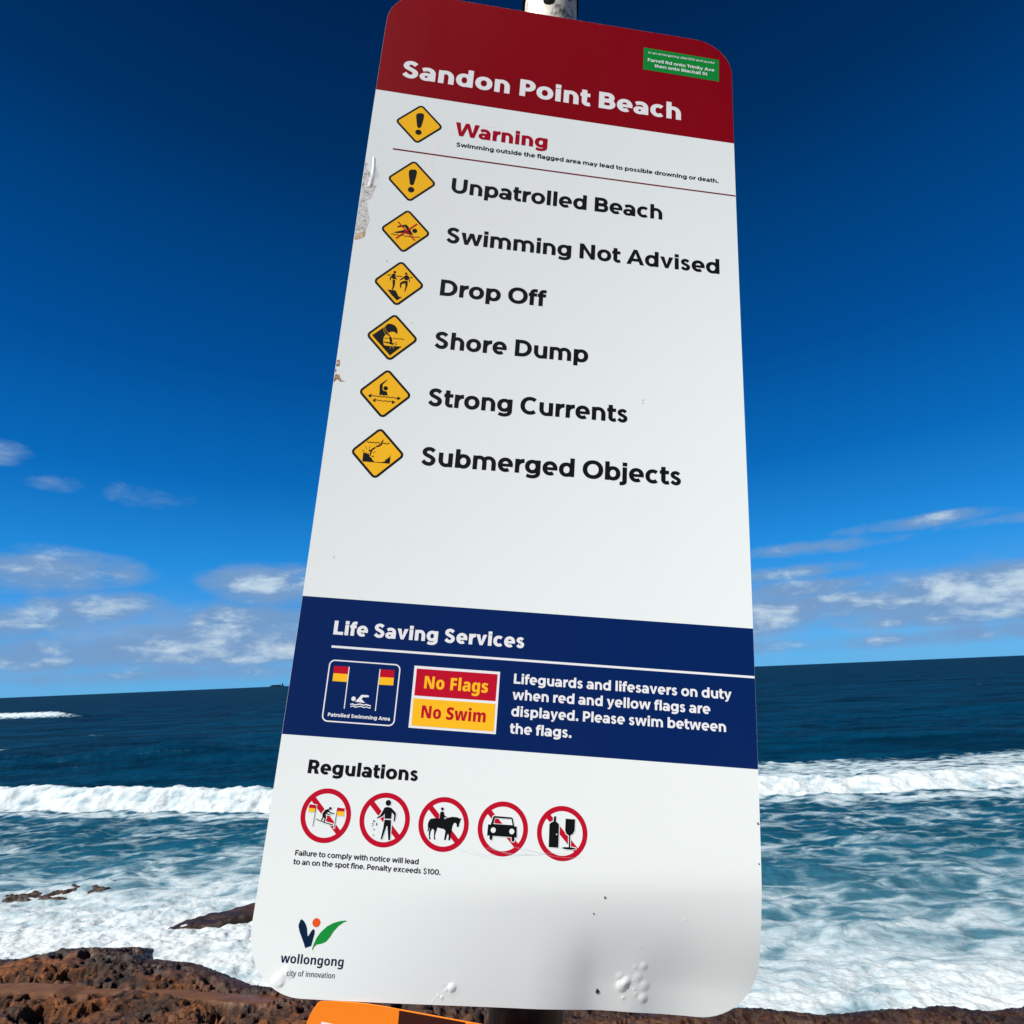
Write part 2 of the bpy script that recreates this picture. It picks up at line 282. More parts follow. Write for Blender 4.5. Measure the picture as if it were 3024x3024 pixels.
ART={
'exc':['68.78,654.94 69.38,652.76 70.9,651.23 73,650.43 77.15,649.85 79.38,650.26 80.73,651.88 81.32,654.25 80.94,661.96 79.03,675.65 77.62,678.15 76.02,678.85 74.31,678.55 72.62,676.82 70.57,666.96 69.04,659.02',
 '80.71,687.04 80.54,688.33 80.04,689.53 79.25,690.57 78.21,691.36 77.01,691.86 75.72,692.03 74.43,691.86 73.22,691.36 72.19,690.57 71.39,689.53 70.9,688.33 70.73,687.04 70.9,685.75 71.39,684.54 72.19,683.51 73.22,682.72 74.43,682.22 75.72,682.05 77.01,682.22 78.21,682.72 79.25,683.51 80.04,684.54 80.54,685.75'],
'swim_black':['61.72,861.81 67.36,859.34 74.78,856.98 77.72,858.96 82.09,865.17 87.48,873.61 84.6,873.65 79.56,871.42 76.57,865.95 73.65,861.21 68.92,861.89 62.73,863.7',
 '57.1,873.12 69.61,868.05 74.21,866.29 79.13,867.43 81.89,870.72 79.47,873.45 74.84,872.08 70.83,871.92 66.99,873.19 61.45,873.61',
 '92.9,866.02 92.77,867.01 92.38,867.93 91.77,868.73 90.98,869.34 90.06,869.72 89.07,869.85 88.08,869.72 87.15,869.34 86.36,868.73 85.75,867.93 85.37,867.01 85.24,866.02 85.37,865.03 85.75,864.11 86.36,863.31 87.15,862.71 88.08,862.32 89.07,862.19 90.06,862.32 90.98,862.71 91.77,863.31 92.38,864.11 92.77,865.03',
 '54.74,877.49 56.4,876.05 57.95,877.59 61.54,877.89 63.32,876.36 65.64,877.62 69.21,878.09 71.34,876.33 73.24,877.46 76.82,878.31 78.89,876.74 80.98,877.68 84.85,878.29 86.57,876.58 88.33,877.57 92.35,877.97 94.27,876.23 95.82,876.84 97.47,877.85 98.12,876.77 96.35,875.69 93.92,875.01 92.05,876.74 88.63,876.34 86.33,875.34 84.59,877.05 81.3,876.46 78.71,875.49 76.65,877.06 73.67,876.27 71.17,875.08 68.91,876.86 66,876.41 63.25,875.1 61.24,876.66 58.4,876.4 56.4,874.79 53.97,876.48'],
'swim_red':['61.36,854.55 90.12,883.4 91.58,881.94 62.83,853.09',
 '90.33,852.91 61.4,882.22 62.99,883.79 91.92,854.48'],
'drop':['69.24,939.93 69.17,940.46 68.97,940.95 68.65,941.37 68.23,941.69 67.74,941.89 67.21,941.96 66.69,941.89 66.2,941.69 65.78,941.37 65.46,940.95 65.25,940.46 65.18,939.93 65.25,939.41 65.46,938.92 65.78,938.5 66.2,938.17 66.69,937.97 67.21,937.9 67.74,937.97 68.23,938.17 68.65,938.5 68.97,938.92 69.17,939.41',
 '86.13,940.41 86.07,940.9 85.88,941.35 85.58,941.74 85.19,942.04 84.74,942.22 84.25,942.29 83.77,942.22 83.31,942.04 82.92,941.74 82.63,941.35 82.44,940.9 82.37,940.41 82.44,939.92 82.63,939.47 82.92,939.08 83.31,938.78 83.77,938.6 84.25,938.53 84.74,938.6 85.19,938.78 85.58,939.08 85.88,939.47 86.07,939.92',
 '64.13,943.16 66.68,942.13 68.34,942.98 69.75,951.28 65.18,952.39 64.05,949.36 62.66,950.94 62.46,954.67 61.21,954.65 61.02,950.27',
 '69.15,948.71 71.96,951.36 70.93,952.01 69.21,950.64',
 '65.28,953.26 68.98,952.79 69.5,960.11 68.81,965.11 66.99,969.71 65.7,969.34 66.71,963.09 65.56,957.09',
 '82.06,944.77 84.04,942.75 87.22,943.05 89.44,946.14 91.54,953.84 90.3,953.99 88.27,948.41 87.34,951.36 83.43,951.5 82.62,948.42 78.68,951.21 74.99,953.27 76.29,950.81 79.83,947.36',
 '83.21,952.41 87.78,952.54 88.23,959.54 85.83,970.55 84.54,970.18 85.42,962.53 84.6,956.47 79.46,958.17 78.95,964.91 77.55,964.91 76.66,956.93 79.05,954.52',
 '56.45,945.58 58.96,946.99 61.81,945.91 61.28,944.61 59.04,945.59 57.17,944.38',
 '69.45,946.18 71.94,947.39 74.17,946.05 76.27,947.02 78.91,945.95 78.42,944.8 76.26,945.77 74.06,944.81 71.88,946.15 70.03,945.08',
 '89.6,945.69 92.05,947.32 94.73,945.49 93.99,944.48 91.99,946.07 90.34,944.68',
 '59.38,969.95 71.38,969.87 74.39,974.39 76.82,979.33 81.87,979.94 75.57,986.26 66.94,978.79 62.41,973.24'],
'dump':['45.96,1046.05 62.8,1030.14 66.83,1025.09 71.43,1024.91 77.05,1026.83 80.78,1031.17 82.24,1037.29 81.97,1040.37 79.92,1038.56 75.89,1036.98 72.11,1037.57 69.71,1039.36 68.3,1040.53 65.77,1042.5 63.39,1045.8 62.76,1050.92 63.34,1055.89 65.04,1059.9 70.91,1060.44 90.67,1059.14 75.2,1075.17',
 '71,1045.3 73.28,1045.05 75.78,1049.49 76.05,1054.51 74.31,1056.71 71.96,1056.3 72.73,1052.35 71.14,1049.16',
 '63.59,1054.02 70.18,1054.14 75.82,1056.55 75.18,1057.63 69.66,1056.21 64.21,1055.46',
 '66.26,1040.08 71.95,1042.83 71.25,1044.77 66.55,1042.59',
 '78.4,1056.45 78.34,1056.89 78.18,1057.29 77.91,1057.64 77.56,1057.9 77.16,1058.07 76.73,1058.13 76.29,1058.07 75.89,1057.9 75.54,1057.64 75.28,1057.29 75.11,1056.89 75.05,1056.45 75.11,1056.02 75.28,1055.61 75.54,1055.27 75.89,1055 76.29,1054.83 76.73,1054.78 77.16,1054.83 77.56,1055 77.91,1055.27 78.18,1055.61 78.34,1056.02',
 '79.34,1056.16 83.3,1053.21 82.84,1052.6 78.88,1055.55',
 '79.94,1058.32 84.06,1056.87 83.81,1056.15 79.68,1057.61',
 '64.66,1049.78 66.48,1048.62 68.13,1049.44 69.75,1047.99 69.12,1047.33 67.98,1048.54 66.38,1047.71 64.18,1049',
 '76.52,1048.25 78.51,1047.53 81.01,1048.78 83.17,1047.53 85.64,1048.78 87.78,1047.36 90.12,1048.61 92.86,1048.16 92.68,1047.1 90.29,1047.55 87.74,1046.3 85.6,1047.71 83.17,1046.46 81.01,1047.71 78.62,1046.46 76.18,1047.24'],
'dump_yellow':['61.17,1031.34 61.86,1037.23 63.85,1040.83 68.1,1044.1 68.37,1043.74 64.19,1040.52 62.3,1037.11 61.62,1031.29',
 '62.58,1030.2 64.41,1036.51 69.65,1040.22 69.91,1039.84 64.79,1036.25 63.02,1030.08',
 '74.67,1061.1 73.94,1064.02 74.53,1064.17 75.26,1061.24',
 '77.17,1061.12 79.43,1063.55 79.88,1063.14 77.61,1060.7'],
'strong':['66.2,1121.59 68.6,1118.91 75.45,1112.84 76.12,1113.43 70.34,1120.86 70.57,1127.98 72.7,1130.69 76.79,1130.94 78.24,1133.07 78.78,1137.7 75.23,1136.92 73.07,1137.78 70.71,1136.87 67.35,1137.69',
 '78.35,1126.4 78.24,1127.26 77.91,1128.05 77.39,1128.73 76.71,1129.26 75.91,1129.59 75.06,1129.7 74.21,1129.59 73.41,1129.26 72.73,1128.73 72.21,1128.05 71.88,1127.26 71.76,1126.4 71.88,1125.55 72.21,1124.76 72.73,1124.08 73.41,1123.55 74.21,1123.22 75.06,1123.11 75.91,1123.22 76.71,1123.55 77.39,1124.08 77.91,1124.76 78.24,1125.55',
 '54.74,1140.3 57.08,1139.44 59.84,1140.79 62.69,1139.54 65.85,1140.85 68.71,1139.6 71.88,1140.91 74.7,1139.5 77.88,1140.97 80.74,1139.56 83.9,1140.87 86.72,1139.47 90.6,1141.02 95.2,1140.43 95.04,1139.25 90.74,1139.84 86.75,1138.28 83.88,1139.68 80.72,1138.37 77.89,1139.78 74.72,1138.31 71.86,1139.72 68.72,1138.41 65.86,1139.66 62.7,1138.35 59.86,1139.6 57.18,1138.25 54.35,1139.18',
 '51.28,1140.06 55.94,1136.38 56.17,1143.29',
 '98.43,1139.84 93.27,1136.78 93.4,1143.23',
 '62.22,1146.5 64.87,1145.61 68.09,1147.07 70.91,1145.67 74.11,1147.3 76.95,1145.74 80.09,1147.2 82.98,1145.96 87.46,1147.11 87.75,1145.95 82.96,1144.77 80.13,1146.01 76.93,1144.55 74.13,1146.11 70.95,1144.48 68.1,1145.88 64.97,1144.42 61.85,1145.37',
 '58.63,1146.27 62.69,1142.65 62.9,1149.39',
 '91.34,1146.33 86.52,1143.57 86.62,1149.68'],
'subm':['58.25,1208.44 60.74,1210.43 62.86,1209.16 65.74,1210.62 68.06,1209.01 70.73,1210.49 73.23,1209.02 75.51,1210.36 77.68,1209.53 77.16,1208.31 75.68,1209.05 73.2,1207.7 70.73,1209.17 68.02,1207.69 65.7,1209.3 62.91,1207.84 60.91,1209.12 59.11,1207.44',
 '80.24,1209.02 82.57,1210.53 84.28,1209.12 86.69,1210.78 88.7,1209.29 90.44,1208.55 89.92,1207.33 88,1208.17 86.78,1209.46 84.36,1207.8 82.56,1209.21 81.01,1207.94',
 '81.47,1203.08 80.31,1208.35 79.8,1211.52 76.18,1214.65 72.2,1215.93 71.67,1213.96 75.45,1212.22 78.16,1210.1 78.61,1206.47',
 '71.05,1214.95 71.58,1216.92 68.01,1220.35 66.83,1222.78 65.87,1229.37 64.43,1228.41 64.68,1223.28 64.5,1221.74 66.71,1218.13',
 '64.87,1221.21 64.82,1221.55 64.69,1221.86 64.48,1222.14 64.21,1222.35 63.89,1222.48 63.55,1222.52 63.21,1222.48 62.89,1222.35 62.62,1222.14 62.41,1221.86 62.28,1221.55 62.23,1221.21 62.28,1220.87 62.41,1220.55 62.62,1220.28 62.89,1220.07 63.21,1219.93 63.55,1219.89 63.89,1219.93 64.21,1220.07 64.48,1220.28 64.69,1220.55 64.82,1220.87',
 '55.29,1223.48 57.65,1225.91 59.23,1224.38 61,1226.85 62.21,1224.74 63.75,1227.7 65.29,1230.65 67.13,1231.27 68.95,1234.2 72.27,1237.3 82.5,1236.88 86.72,1235.28 87.15,1232.62 89.53,1231.64 90.43,1229.24 91.98,1229.88 93.64,1225.08 93.81,1238.06 55.47,1237.98',
 '70.44,1229.53 70.4,1229.84 70.28,1230.12 70.1,1230.36 69.85,1230.55 69.57,1230.66 69.27,1230.7 68.97,1230.66 68.69,1230.55 68.44,1230.36 68.26,1230.12 68.14,1229.84 68.1,1229.53 68.14,1229.23 68.26,1228.95 68.44,1228.71 68.69,1228.52 68.97,1228.41 69.27,1228.37 69.57,1228.41 69.85,1228.52 70.1,1228.71 70.28,1228.95 70.4,1229.23',
 '56.54,1215.44 59.6,1219.99 60.09,1219.66 57.02,1215.12',
 '63.29,1214.15 62.49,1218.42 63.06,1218.53 63.87,1214.26',
 '53.14,1222.1 57.16,1222.52 57.23,1221.94 53.2,1221.52',
 '68.7,1224.89 72.5,1222.22 72.17,1221.74 68.36,1224.41'],
'c1_black':['55.36,1684.5 54.4,1708.1 55.04,1708.13 56,1684.53',
 '81.67,1685.35 80.46,1708.7 81.23,1708.74 82.44,1685.38',
 '74.87,1687.04 74.82,1687.48 74.65,1687.88 74.38,1688.23 74.04,1688.49 73.63,1688.66 73.2,1688.72 72.77,1688.66 72.36,1688.49 72.01,1688.23 71.75,1687.88 71.58,1687.48 71.52,1687.04 71.58,1686.61 71.75,1686.2 72.01,1685.86 72.36,1685.59 72.77,1685.42 73.2,1685.37 73.63,1685.42 74.04,1685.59 74.38,1685.86 74.65,1686.2 74.82,1686.61',
 '64.38,1693.25 67.03,1689.25 71.06,1687.55 72.43,1688.89 72.02,1690.59 69.47,1692.67 68.66,1694.15 69.56,1697.66 68.58,1702.46 67.01,1702.33 67.76,1698.61 66.35,1697.87 64.86,1701.76 63.48,1701.15 64.99,1697.37',
 '71.34,1689.44 75.15,1691.57 78.68,1691.8 78.56,1692.77 74.69,1692.91 71.21,1691.24',
 '69.42,1692.31 72.44,1693.42 74.59,1693.99 74.31,1694.72 71,1694.23 68.92,1693.3',
 '56.84,1699.1 59.59,1700.22 64.35,1701.8 71.02,1703.24 78.98,1704.72 79.79,1705.84 75.18,1705.21 67.19,1703.5 59.75,1701.28 57.38,1700.14'],
'c1_red':['47.16,1684.01 55,1684.32 55.07,1688.27 46.74,1688.11',
 '82.05,1685.37 90.82,1685.85 90.8,1689.43 81.98,1689.43'],
'c1_yellow':['46.74,1688.11 55.07,1688.27 54.96,1692.69 46.74,1692.29',
 '81.98,1689.43 90.8,1689.43 90.86,1694.55 82.01,1694.2'],
'c2_black':['146.91,1675.89 146.79,1676.76 146.46,1677.57 145.92,1678.27 145.22,1678.81 144.41,1679.14 143.54,1679.26 142.67,1679.14 141.85,1678.81 141.16,1678.27 140.62,1677.57 140.29,1676.76 140.17,1675.89 140.29,1675.02 140.62,1674.21 141.16,1673.51 141.85,1672.97 142.67,1672.64 143.54,1672.52 144.41,1672.64 145.22,1672.97 145.92,1673.51 146.46,1674.21 146.79,1675.02',
 '139.41,1681.58 143.18,1680.48 147.83,1681.24 153.59,1685.99 154.51,1688.31 153.87,1696.08 152.28,1695.84 152.3,1689.42 149.08,1686.3 149.05,1693.68 140.93,1694 140.59,1688.07 139.21,1690.55 136.21,1692.54 131.89,1694.26 131.27,1693.47 135.32,1690.58 137.6,1685.89',
 '141.07,1695.18 149.08,1694.99 149.74,1700.51 150.61,1717.49 148.42,1717.41 145.52,1701.98 144.49,1702.05 140.57,1717.36 138.97,1716.88 140.68,1704.67',
 '127.2,1696.12 129.95,1697.36 127.82,1698.93',
 '125.98,1700.71 127.75,1699.41 127.7,1701.07',
 '131.6,1699.14 132.73,1699.9 132.3,1702.64 131.21,1701.18',
 '125.99,1702.84 128.4,1701.49 127.53,1702.73',
 '128.33,1705.98 130.33,1706.55 129.33,1707.8',
 '128.56,1711.85 130.51,1713 129.05,1713.69'],
'c3_black':['212.45,1678.11 212.38,1678.58 212.2,1679.02 211.91,1679.39 211.54,1679.68 211.1,1679.86 210.63,1679.92 210.16,1679.86 209.73,1679.68 209.35,1679.39 209.06,1679.02 208.88,1678.58 208.82,1678.11 208.88,1677.64 209.06,1677.2 209.35,1676.83 209.73,1676.54 210.16,1676.36 210.63,1676.3 211.1,1676.36 211.54,1676.54 211.91,1676.83 212.2,1677.2 212.38,1677.64',
 '208.44,1682.21 210.51,1680.87 212.79,1681.55 213.91,1685.06 216.94,1686.87 217.29,1687.8 213.72,1687.1 214.11,1689.81 208.16,1689.86',
 '195.51,1692.87 197.19,1690.38 201.63,1689.36 208.09,1689.15 214.59,1689.42 218.94,1687.45 224,1686.15 229.86,1686.34 233.22,1687.65 235.08,1686.81 234.01,1689.26 233.02,1692.65 232.37,1696.84 229.8,1697.02 229.97,1694.64 227.83,1692.42 225.95,1693.14 224.61,1696.79 224.16,1701.54 223.7,1706.28 223.23,1712.17 221.24,1712.89 221.26,1707.62 220.54,1704.14 219.1,1706.6 217.87,1712.54 215.95,1712.67 216.39,1707.96 216.85,1702.04 214.37,1700.45 210.72,1700.11 206.5,1699.22 205.31,1704.02 204.24,1708.79 205.3,1712.82 203.64,1712.94 203.16,1708.28 203.01,1703 200.21,1700.83 198.65,1704.48 198.23,1709.21 199.51,1712.87 197.88,1713.21 196.71,1706.96 197.06,1701.64 196.12,1698.75 196.22,1703.46 194.81,1704.74 195.08,1701.18 194.53,1695.9'],
'c4_black':['268.25,1691.62 303.39,1691.65 304.22,1703.96 267.94,1704.03',
 '270.99,1703.59 274.85,1703.55 274.56,1708.03 273.73,1708.91 271.77,1708.57 271.01,1707.1',
 '297.75,1703.48 301.61,1703.44 301.53,1707.9 300.06,1708.94 298.35,1708.36',
 '274.85,1681.65 296.25,1681.82 298.01,1682.89 300.45,1692.1 271.26,1692.13 273.89,1682.67',
 'H',
 '276.04,1683.72 296.38,1683.72 298.14,1690.48 274.51,1690.71'],
'c4_white':['278.13,1697.65 278.03,1698.45 277.72,1699.2 277.23,1699.84 276.59,1700.33 275.84,1700.63 275.04,1700.74 274.24,1700.63 273.5,1700.33 272.86,1699.84 272.37,1699.2 272.06,1698.45 271.96,1697.65 272.06,1696.85 272.37,1696.11 272.86,1695.47 273.5,1694.98 274.24,1694.67 275.04,1694.57 275.84,1694.67 276.59,1694.98 277.23,1695.47 277.72,1696.11 278.03,1696.85',
 '300.82,1697.6 300.71,1698.4 300.4,1699.14 299.91,1699.78 299.27,1700.27 298.53,1700.58 297.73,1700.68 296.93,1700.58 296.19,1700.27 295.55,1699.78 295.06,1699.14 294.75,1698.4 294.65,1697.6 294.75,1696.8 295.06,1696.06 295.55,1695.42 296.19,1694.93 296.93,1694.62 297.73,1694.51 298.53,1694.62 299.27,1694.93 299.91,1695.42 300.4,1696.06 300.71,1696.8'],
'c5_black':['348.4,1676.84 350.99,1676.9 351.03,1682.61 353.29,1683.99 354.94,1685.89 355.33,1711.7 343.56,1711.72 343.2,1686.13 344.91,1684.23 348.07,1682.82',
 '362.72,1678.57 374.35,1678.57 374.37,1691.01 372.48,1694.68 369.12,1697.27 369.7,1710.1 376.38,1710.79 376.8,1711.69 370.72,1712.82 363.05,1712.67 358.9,1711.45 362.94,1710.35 367.92,1710.23 367.59,1697.38 364.15,1695.27 362.7,1691.84'],
'c5_white':['353.3,1696.92 353.27,1697.12 353.2,1697.31 353.07,1697.47 352.92,1697.59 352.73,1697.66 352.53,1697.69 352.33,1697.66 352.14,1697.59 351.98,1697.47 351.86,1697.31 351.79,1697.12 351.76,1696.92 351.79,1696.72 351.86,1696.54 351.98,1696.38 352.14,1696.25 352.33,1696.18 352.53,1696.15 352.73,1696.18 352.92,1696.25 353.07,1696.38 353.2,1696.54 353.27,1696.72'],
'pb_red':['54.13,1517.12 73.24,1516.83 73.25,1526.13 54.43,1526.14',
 '114.34,1517.24 132.63,1516.87 132.94,1526.54 114.41,1526.79'],
'pb_yellow':['54.43,1526.14 73.25,1526.13 73.08,1536.05 54.44,1536.05',
 '114.41,1526.79 132.94,1526.54 133.09,1536.03 114.49,1536.42'],
'pb_white':['73.17,1516.79 73.51,1568.87 74.73,1568.86 74.39,1516.79',
 '113.13,1516.88 113.43,1569.04 114.65,1569.03 114.36,1516.88',
 '87.25,1556.08 87.15,1556.81 86.87,1557.49 86.42,1558.07 85.84,1558.52 85.16,1558.8 84.43,1558.9 83.7,1558.8 83.02,1558.52 82.43,1558.07 81.98,1557.49 81.7,1556.81 81.61,1556.08 81.7,1555.35 81.98,1554.67 82.43,1554.08 83.02,1553.64 83.7,1553.35 84.43,1553.26 85.16,1553.35 85.84,1553.64 86.42,1554.08 86.87,1554.67 87.15,1555.35',
 '94,1550.58 102.51,1550.37 103.87,1551.45 103.22,1552.8 96.13,1553.43 94.67,1555.75 99.67,1559.95 96.32,1560.18 92.22,1559.82 86.78,1559.55 90.29,1555.41',
 '81.51,1564.13 83.75,1563.1 87.3,1564.41 90.72,1563.25 93.81,1562.78 98.04,1563.78 101.31,1562.78 104.62,1563.56 107.4,1564.02 107.64,1562.56 104.91,1562.11 101.26,1561.3 98.04,1562.31 93.91,1561.31 90.37,1561.82 87.34,1562.93 83.8,1561.62 80.93,1562.77',
 '81.74,1566.59 84.77,1565.61 88.33,1566.92 91.69,1565.77 95.5,1565.37 99.07,1566.55 102.33,1565.55 105.77,1566.59 107.93,1566.19 107.69,1565.01 105.91,1565.4 102.34,1564.34 99.1,1565.35 95.62,1564.17 91.44,1564.59 88.36,1565.71 84.83,1564.41 81.38,1565.44'],
'nf_white':['157.81,1509.26 269.45,1509.33 269.61,1586.47 158.41,1586.25'],
'nf_red':['161.21,1512.76 266.41,1512.61 266.26,1546.19 161.44,1546.41'],
'nf_yellow':['160.88,1549.97 266.38,1549.56 266.69,1583.25 161.7,1583.21'],
'lg_navy':['56.82,1808.47 59.79,1809.92 62.85,1813.54 64.67,1817.22 66.68,1825.19 67.45,1825.36 70.08,1820.12 71.64,1818.19 72.81,1817.79 74.08,1818.79 74.42,1822.55 72.43,1835.01 65.83,1837.55 63.48,1832.9 56.7,1821.5 55.02,1817.28 54.34,1814.61 55.13,1811.85 55.73,1809.41'],
'lg_orange':['79.53,1810.93 79.37,1812.14 78.9,1813.27 78.16,1814.24 77.19,1814.98 76.06,1815.45 74.85,1815.61 73.64,1815.45 72.51,1814.98 71.54,1814.24 70.79,1813.27 70.32,1812.14 70.17,1810.93 70.32,1809.72 70.79,1808.59 71.54,1807.62 72.51,1806.87 73.64,1806.41 74.85,1806.25 76.06,1806.41 77.19,1806.87 78.16,1807.62 78.9,1808.59 79.37,1809.72'],
'lg_green':['110.97,1807.21 106.81,1808.56 101.19,1812.74 95.91,1819.04 93.02,1824.61 88.85,1829.71 84.26,1831.93 78.31,1833.26 76,1835.86 74.64,1839.67 74.06,1837.58 75.14,1832.71 77.29,1826.68 81.28,1820.5 87.75,1814.13 94.61,1810.22 101.72,1807.8 107.79,1806.75'],
'sticker':['440.48,437.79 576.64,438.99 575.88,487.42 440.12,486.77'],
'peel':['0.13,756.49 4.56,757.39 6.03,760.43 2.92,764.22 8.14,773.15 10.76,772.18 13.78,781.98 19.6,796.14 22.74,795.64 20.17,804.62 17.66,817.79 14.51,821.67 10.22,823.59 12.26,829.19 14.58,839.36 17.24,851.52 19.7,853.24 18.29,863.84 16.18,874.48 15.8,883.78 13.59,887.68 9.08,890.87 1.23,893.59 0.3,870.56 1.22,820.32 0.99,781.9'],
'peelbrown':['0.69,887.95 5.51,883.69 10.34,879.42 15.54,876.63 15.8,883.78 13.63,887.98 9.08,890.87 1.23,893.59'],
'rust':['1.46,1111.93 7.35,1112.01 8.82,1116.59 11.56,1120.37 16.67,1121.21 10.64,1122.89 6.66,1121.13 4.52,1119.06 0.29,1124.88 0.56,1117.43',
 '0.75,1090.23 4.38,1089.16 6.04,1095.14 5.08,1099.33 0.75,1099.78',
 '0.32,1103.23 2.07,1105.09 1.97,1109.17 -0.21,1108.71'],
}
PB_OUTER='46.18,1509.14 140.24,1509.12 140.2,1586.45 48.2,1586.23'
SPECKS=[((413.97, 1762.0), 4, 'b'), ((412.75, 1867.06), 7, 'k'), ((401.64, 1780.86), 2.5, 'k'), ((401.35, 1780.32), 1.6, 'k'), ((53.25, 922.35), 1.8, 'k'), ((100.38, 1019.74), 1.6, 'k'), ((53.13, 922.66), 1.8, 'k'), ((449.16, 1109.05), 2.2, 'k'), ((449.23, 1114.09), 1.6, 'k'), ((34.33, 1375.11), 1.8, 'k'), ((42.17, 1117.17), 2, 'g'), ((598.7, 1667.1), 4, 'b'), ((597.22, 1711.88), 2.5, 'k')]
BUBBLES=[((40.6, 1871.07), 20, 2.6), ((46.98, 1862.39), 16, 1.8), ((51.72, 1865.23), 14, 1.2), ((48.38, 1845.52), 9, 0.7), ((43.71, 1875.01), 12, 1.5), ((36.66, 1879.53), 6, 0.6), ((240.46, 1869.5), 13, 2.4), ((234.1, 1871.82), 8, 1.4), ((229.64, 1879.94), 10, 1.8), ((225.57, 1878.52), 7, 1.2), ((220.22, 1883.87), 11, 0.8), ((223.77, 1886.65), 8, 1.0), ((229.37, 1866.49), 3, 0.8), ((440.98, 1859.36), 18, 3.0), ((445.71, 1854.31), 15, 2.6), ((438.07, 1849.06), 14, 0.9), ((453.92, 1852.16), 6, 0.9), ((456.15, 1862.27), 5, 1.2), ((443.67, 1872.2), 9, 1.6), ((465.44, 1835.47), 14, 1.0), ((455.11, 1837.27), 12, 0.8), ((459.56, 1848.6), 16, 0.9), ((468.17, 1857.45), 17, 1.2), ((467.15, 1871.59), 16, 1.7), ((457.45, 1867.6), 12, 0.8), ((510.14, 1780.22), 4.5, 0.8), ((460.82, 1812.42), 3, 0.5)]
BLISTER=[(12.99, 746.64), (14.74, 763.35), (14.62, 777.52), (13.47, 790.66), (12.89, 797.2)]
RING=[(98.05, 740.69), (197.43, 834.26), (279.32, 762.35)]
RULES=[[(39.53, 723.95), (600.12, 721.85)], [(47.26, 1492.86), (600.28, 1492.64)]]
TEXT=[
 ('Sandon Point Beach', 'H', 'white', 37.97, 507.51, 584.13, 34.411),
 ('Warning', 'H', 'red', 132.84, 283.15, 682.48, 25.811),
 ('Swimming outside the flagged area may lead to possible drowning or death.', 'B', 'black', 137.57, 570.99, 703.42, 8.112),
 ('Unpatrolled Beach', 'B', 'black', 137.1, 476.16, 789.82, 26.969),
 ('Swimming Not Advised', 'B', 'black', 138.11, 568.71, 879.28, 26.969),
 ('Drop Off', 'B', 'black', 137.17, 297.66, 969.93, 26.969),
 ('Shore Dump', 'B', 'black', 137.69, 365.69, 1056.42, 26.969),
 ('Strong Currents', 'B', 'black', 137.52, 426.94, 1146.73, 26.969),
 ('Submerged Objects', 'B', 'black', 137.07, 504.99, 1236.1, 26.969),
 ('Life Saving Services', 'H', 'white', 47.15, 298.23, 1477.09, 17.959),
 ('Lifeguards and lifesavers on duty', 'B', 'white', 287.97, 569.22, 1522.73, 13.163),
 ('when red and yellow flags are', 'B', 'white', 287.5, 541.53, 1542.74, 13.163),
 ('displayed. Please swim between', 'B', 'white', 287.42, 561.08, 1563.19, 13.163),
 ('the flags.', 'B', 'white', 287.12, 365.4, 1584.25, 13.163),
 ('Patrolled Swimming Area', 'B', 'white', 54.5, 133.8, 1579.62, 4.475),
 ('Regulations', 'H', 'black', 38.99, 176.48, 1648.58, 16.096),
 ('Failure to comply with notice will lead', 'M', 'black', 38.13, 187.75, 1741.59, 5.915),
 ('to an on the spot fine. Penalty exceeds $100.', 'M', 'black', 37.61, 215.25, 1751.32, 5.915),
 ('In an emergency dial 000 and quote', 'M', 'white', 449.12, 568.63, 449.73, 5.746),
 ('Farrell Rd onto Trinity Ave', 'B', 'white', 448.19, 568.03, 467.32, 6.678),
 ('then onto Blackall St', 'B', 'white', 460.52, 555.13, 478.29, 6.678),
 ('No Flags', 'N', 'yellow', 172.9, 255.31, 1536.76, 15.43),
 ('No Swim', 'N', 'red', 172.84, 255.15, 1573.14, 15.236),
 ('wollongong', 'W', 'navy', 39.42, 112.26, 1853.59, 9.68),
 ('city of innovation', 'C', 'navy', 48.9, 104.0, 1866.0, 5.833),
]
# ================================================================== SEA
def shore_y(x):      # where the rock meets the sea, as a distance from the viewer
    xs = [-40, -16, -12.1, -11.3, -10.9, -9.6, -8.8, -8.5, -7.4, -6.5, -5.6, -3, 0, 3, 4.0, 4.8, 6.0, 6.9, 7.6, 8.4, 14, 40]
    ys = [15, 16.2, 16.3, 16.3, 16.8, 16.7, 16.6, 16.0, 15.7, 15.1, 14.5, 13.8, 13.3, 12.9, 12.8, 12.5, 12.6, 12.6, 12.4, 12.5, 12.4, 12]
    return np.interp(x, xs, ys)

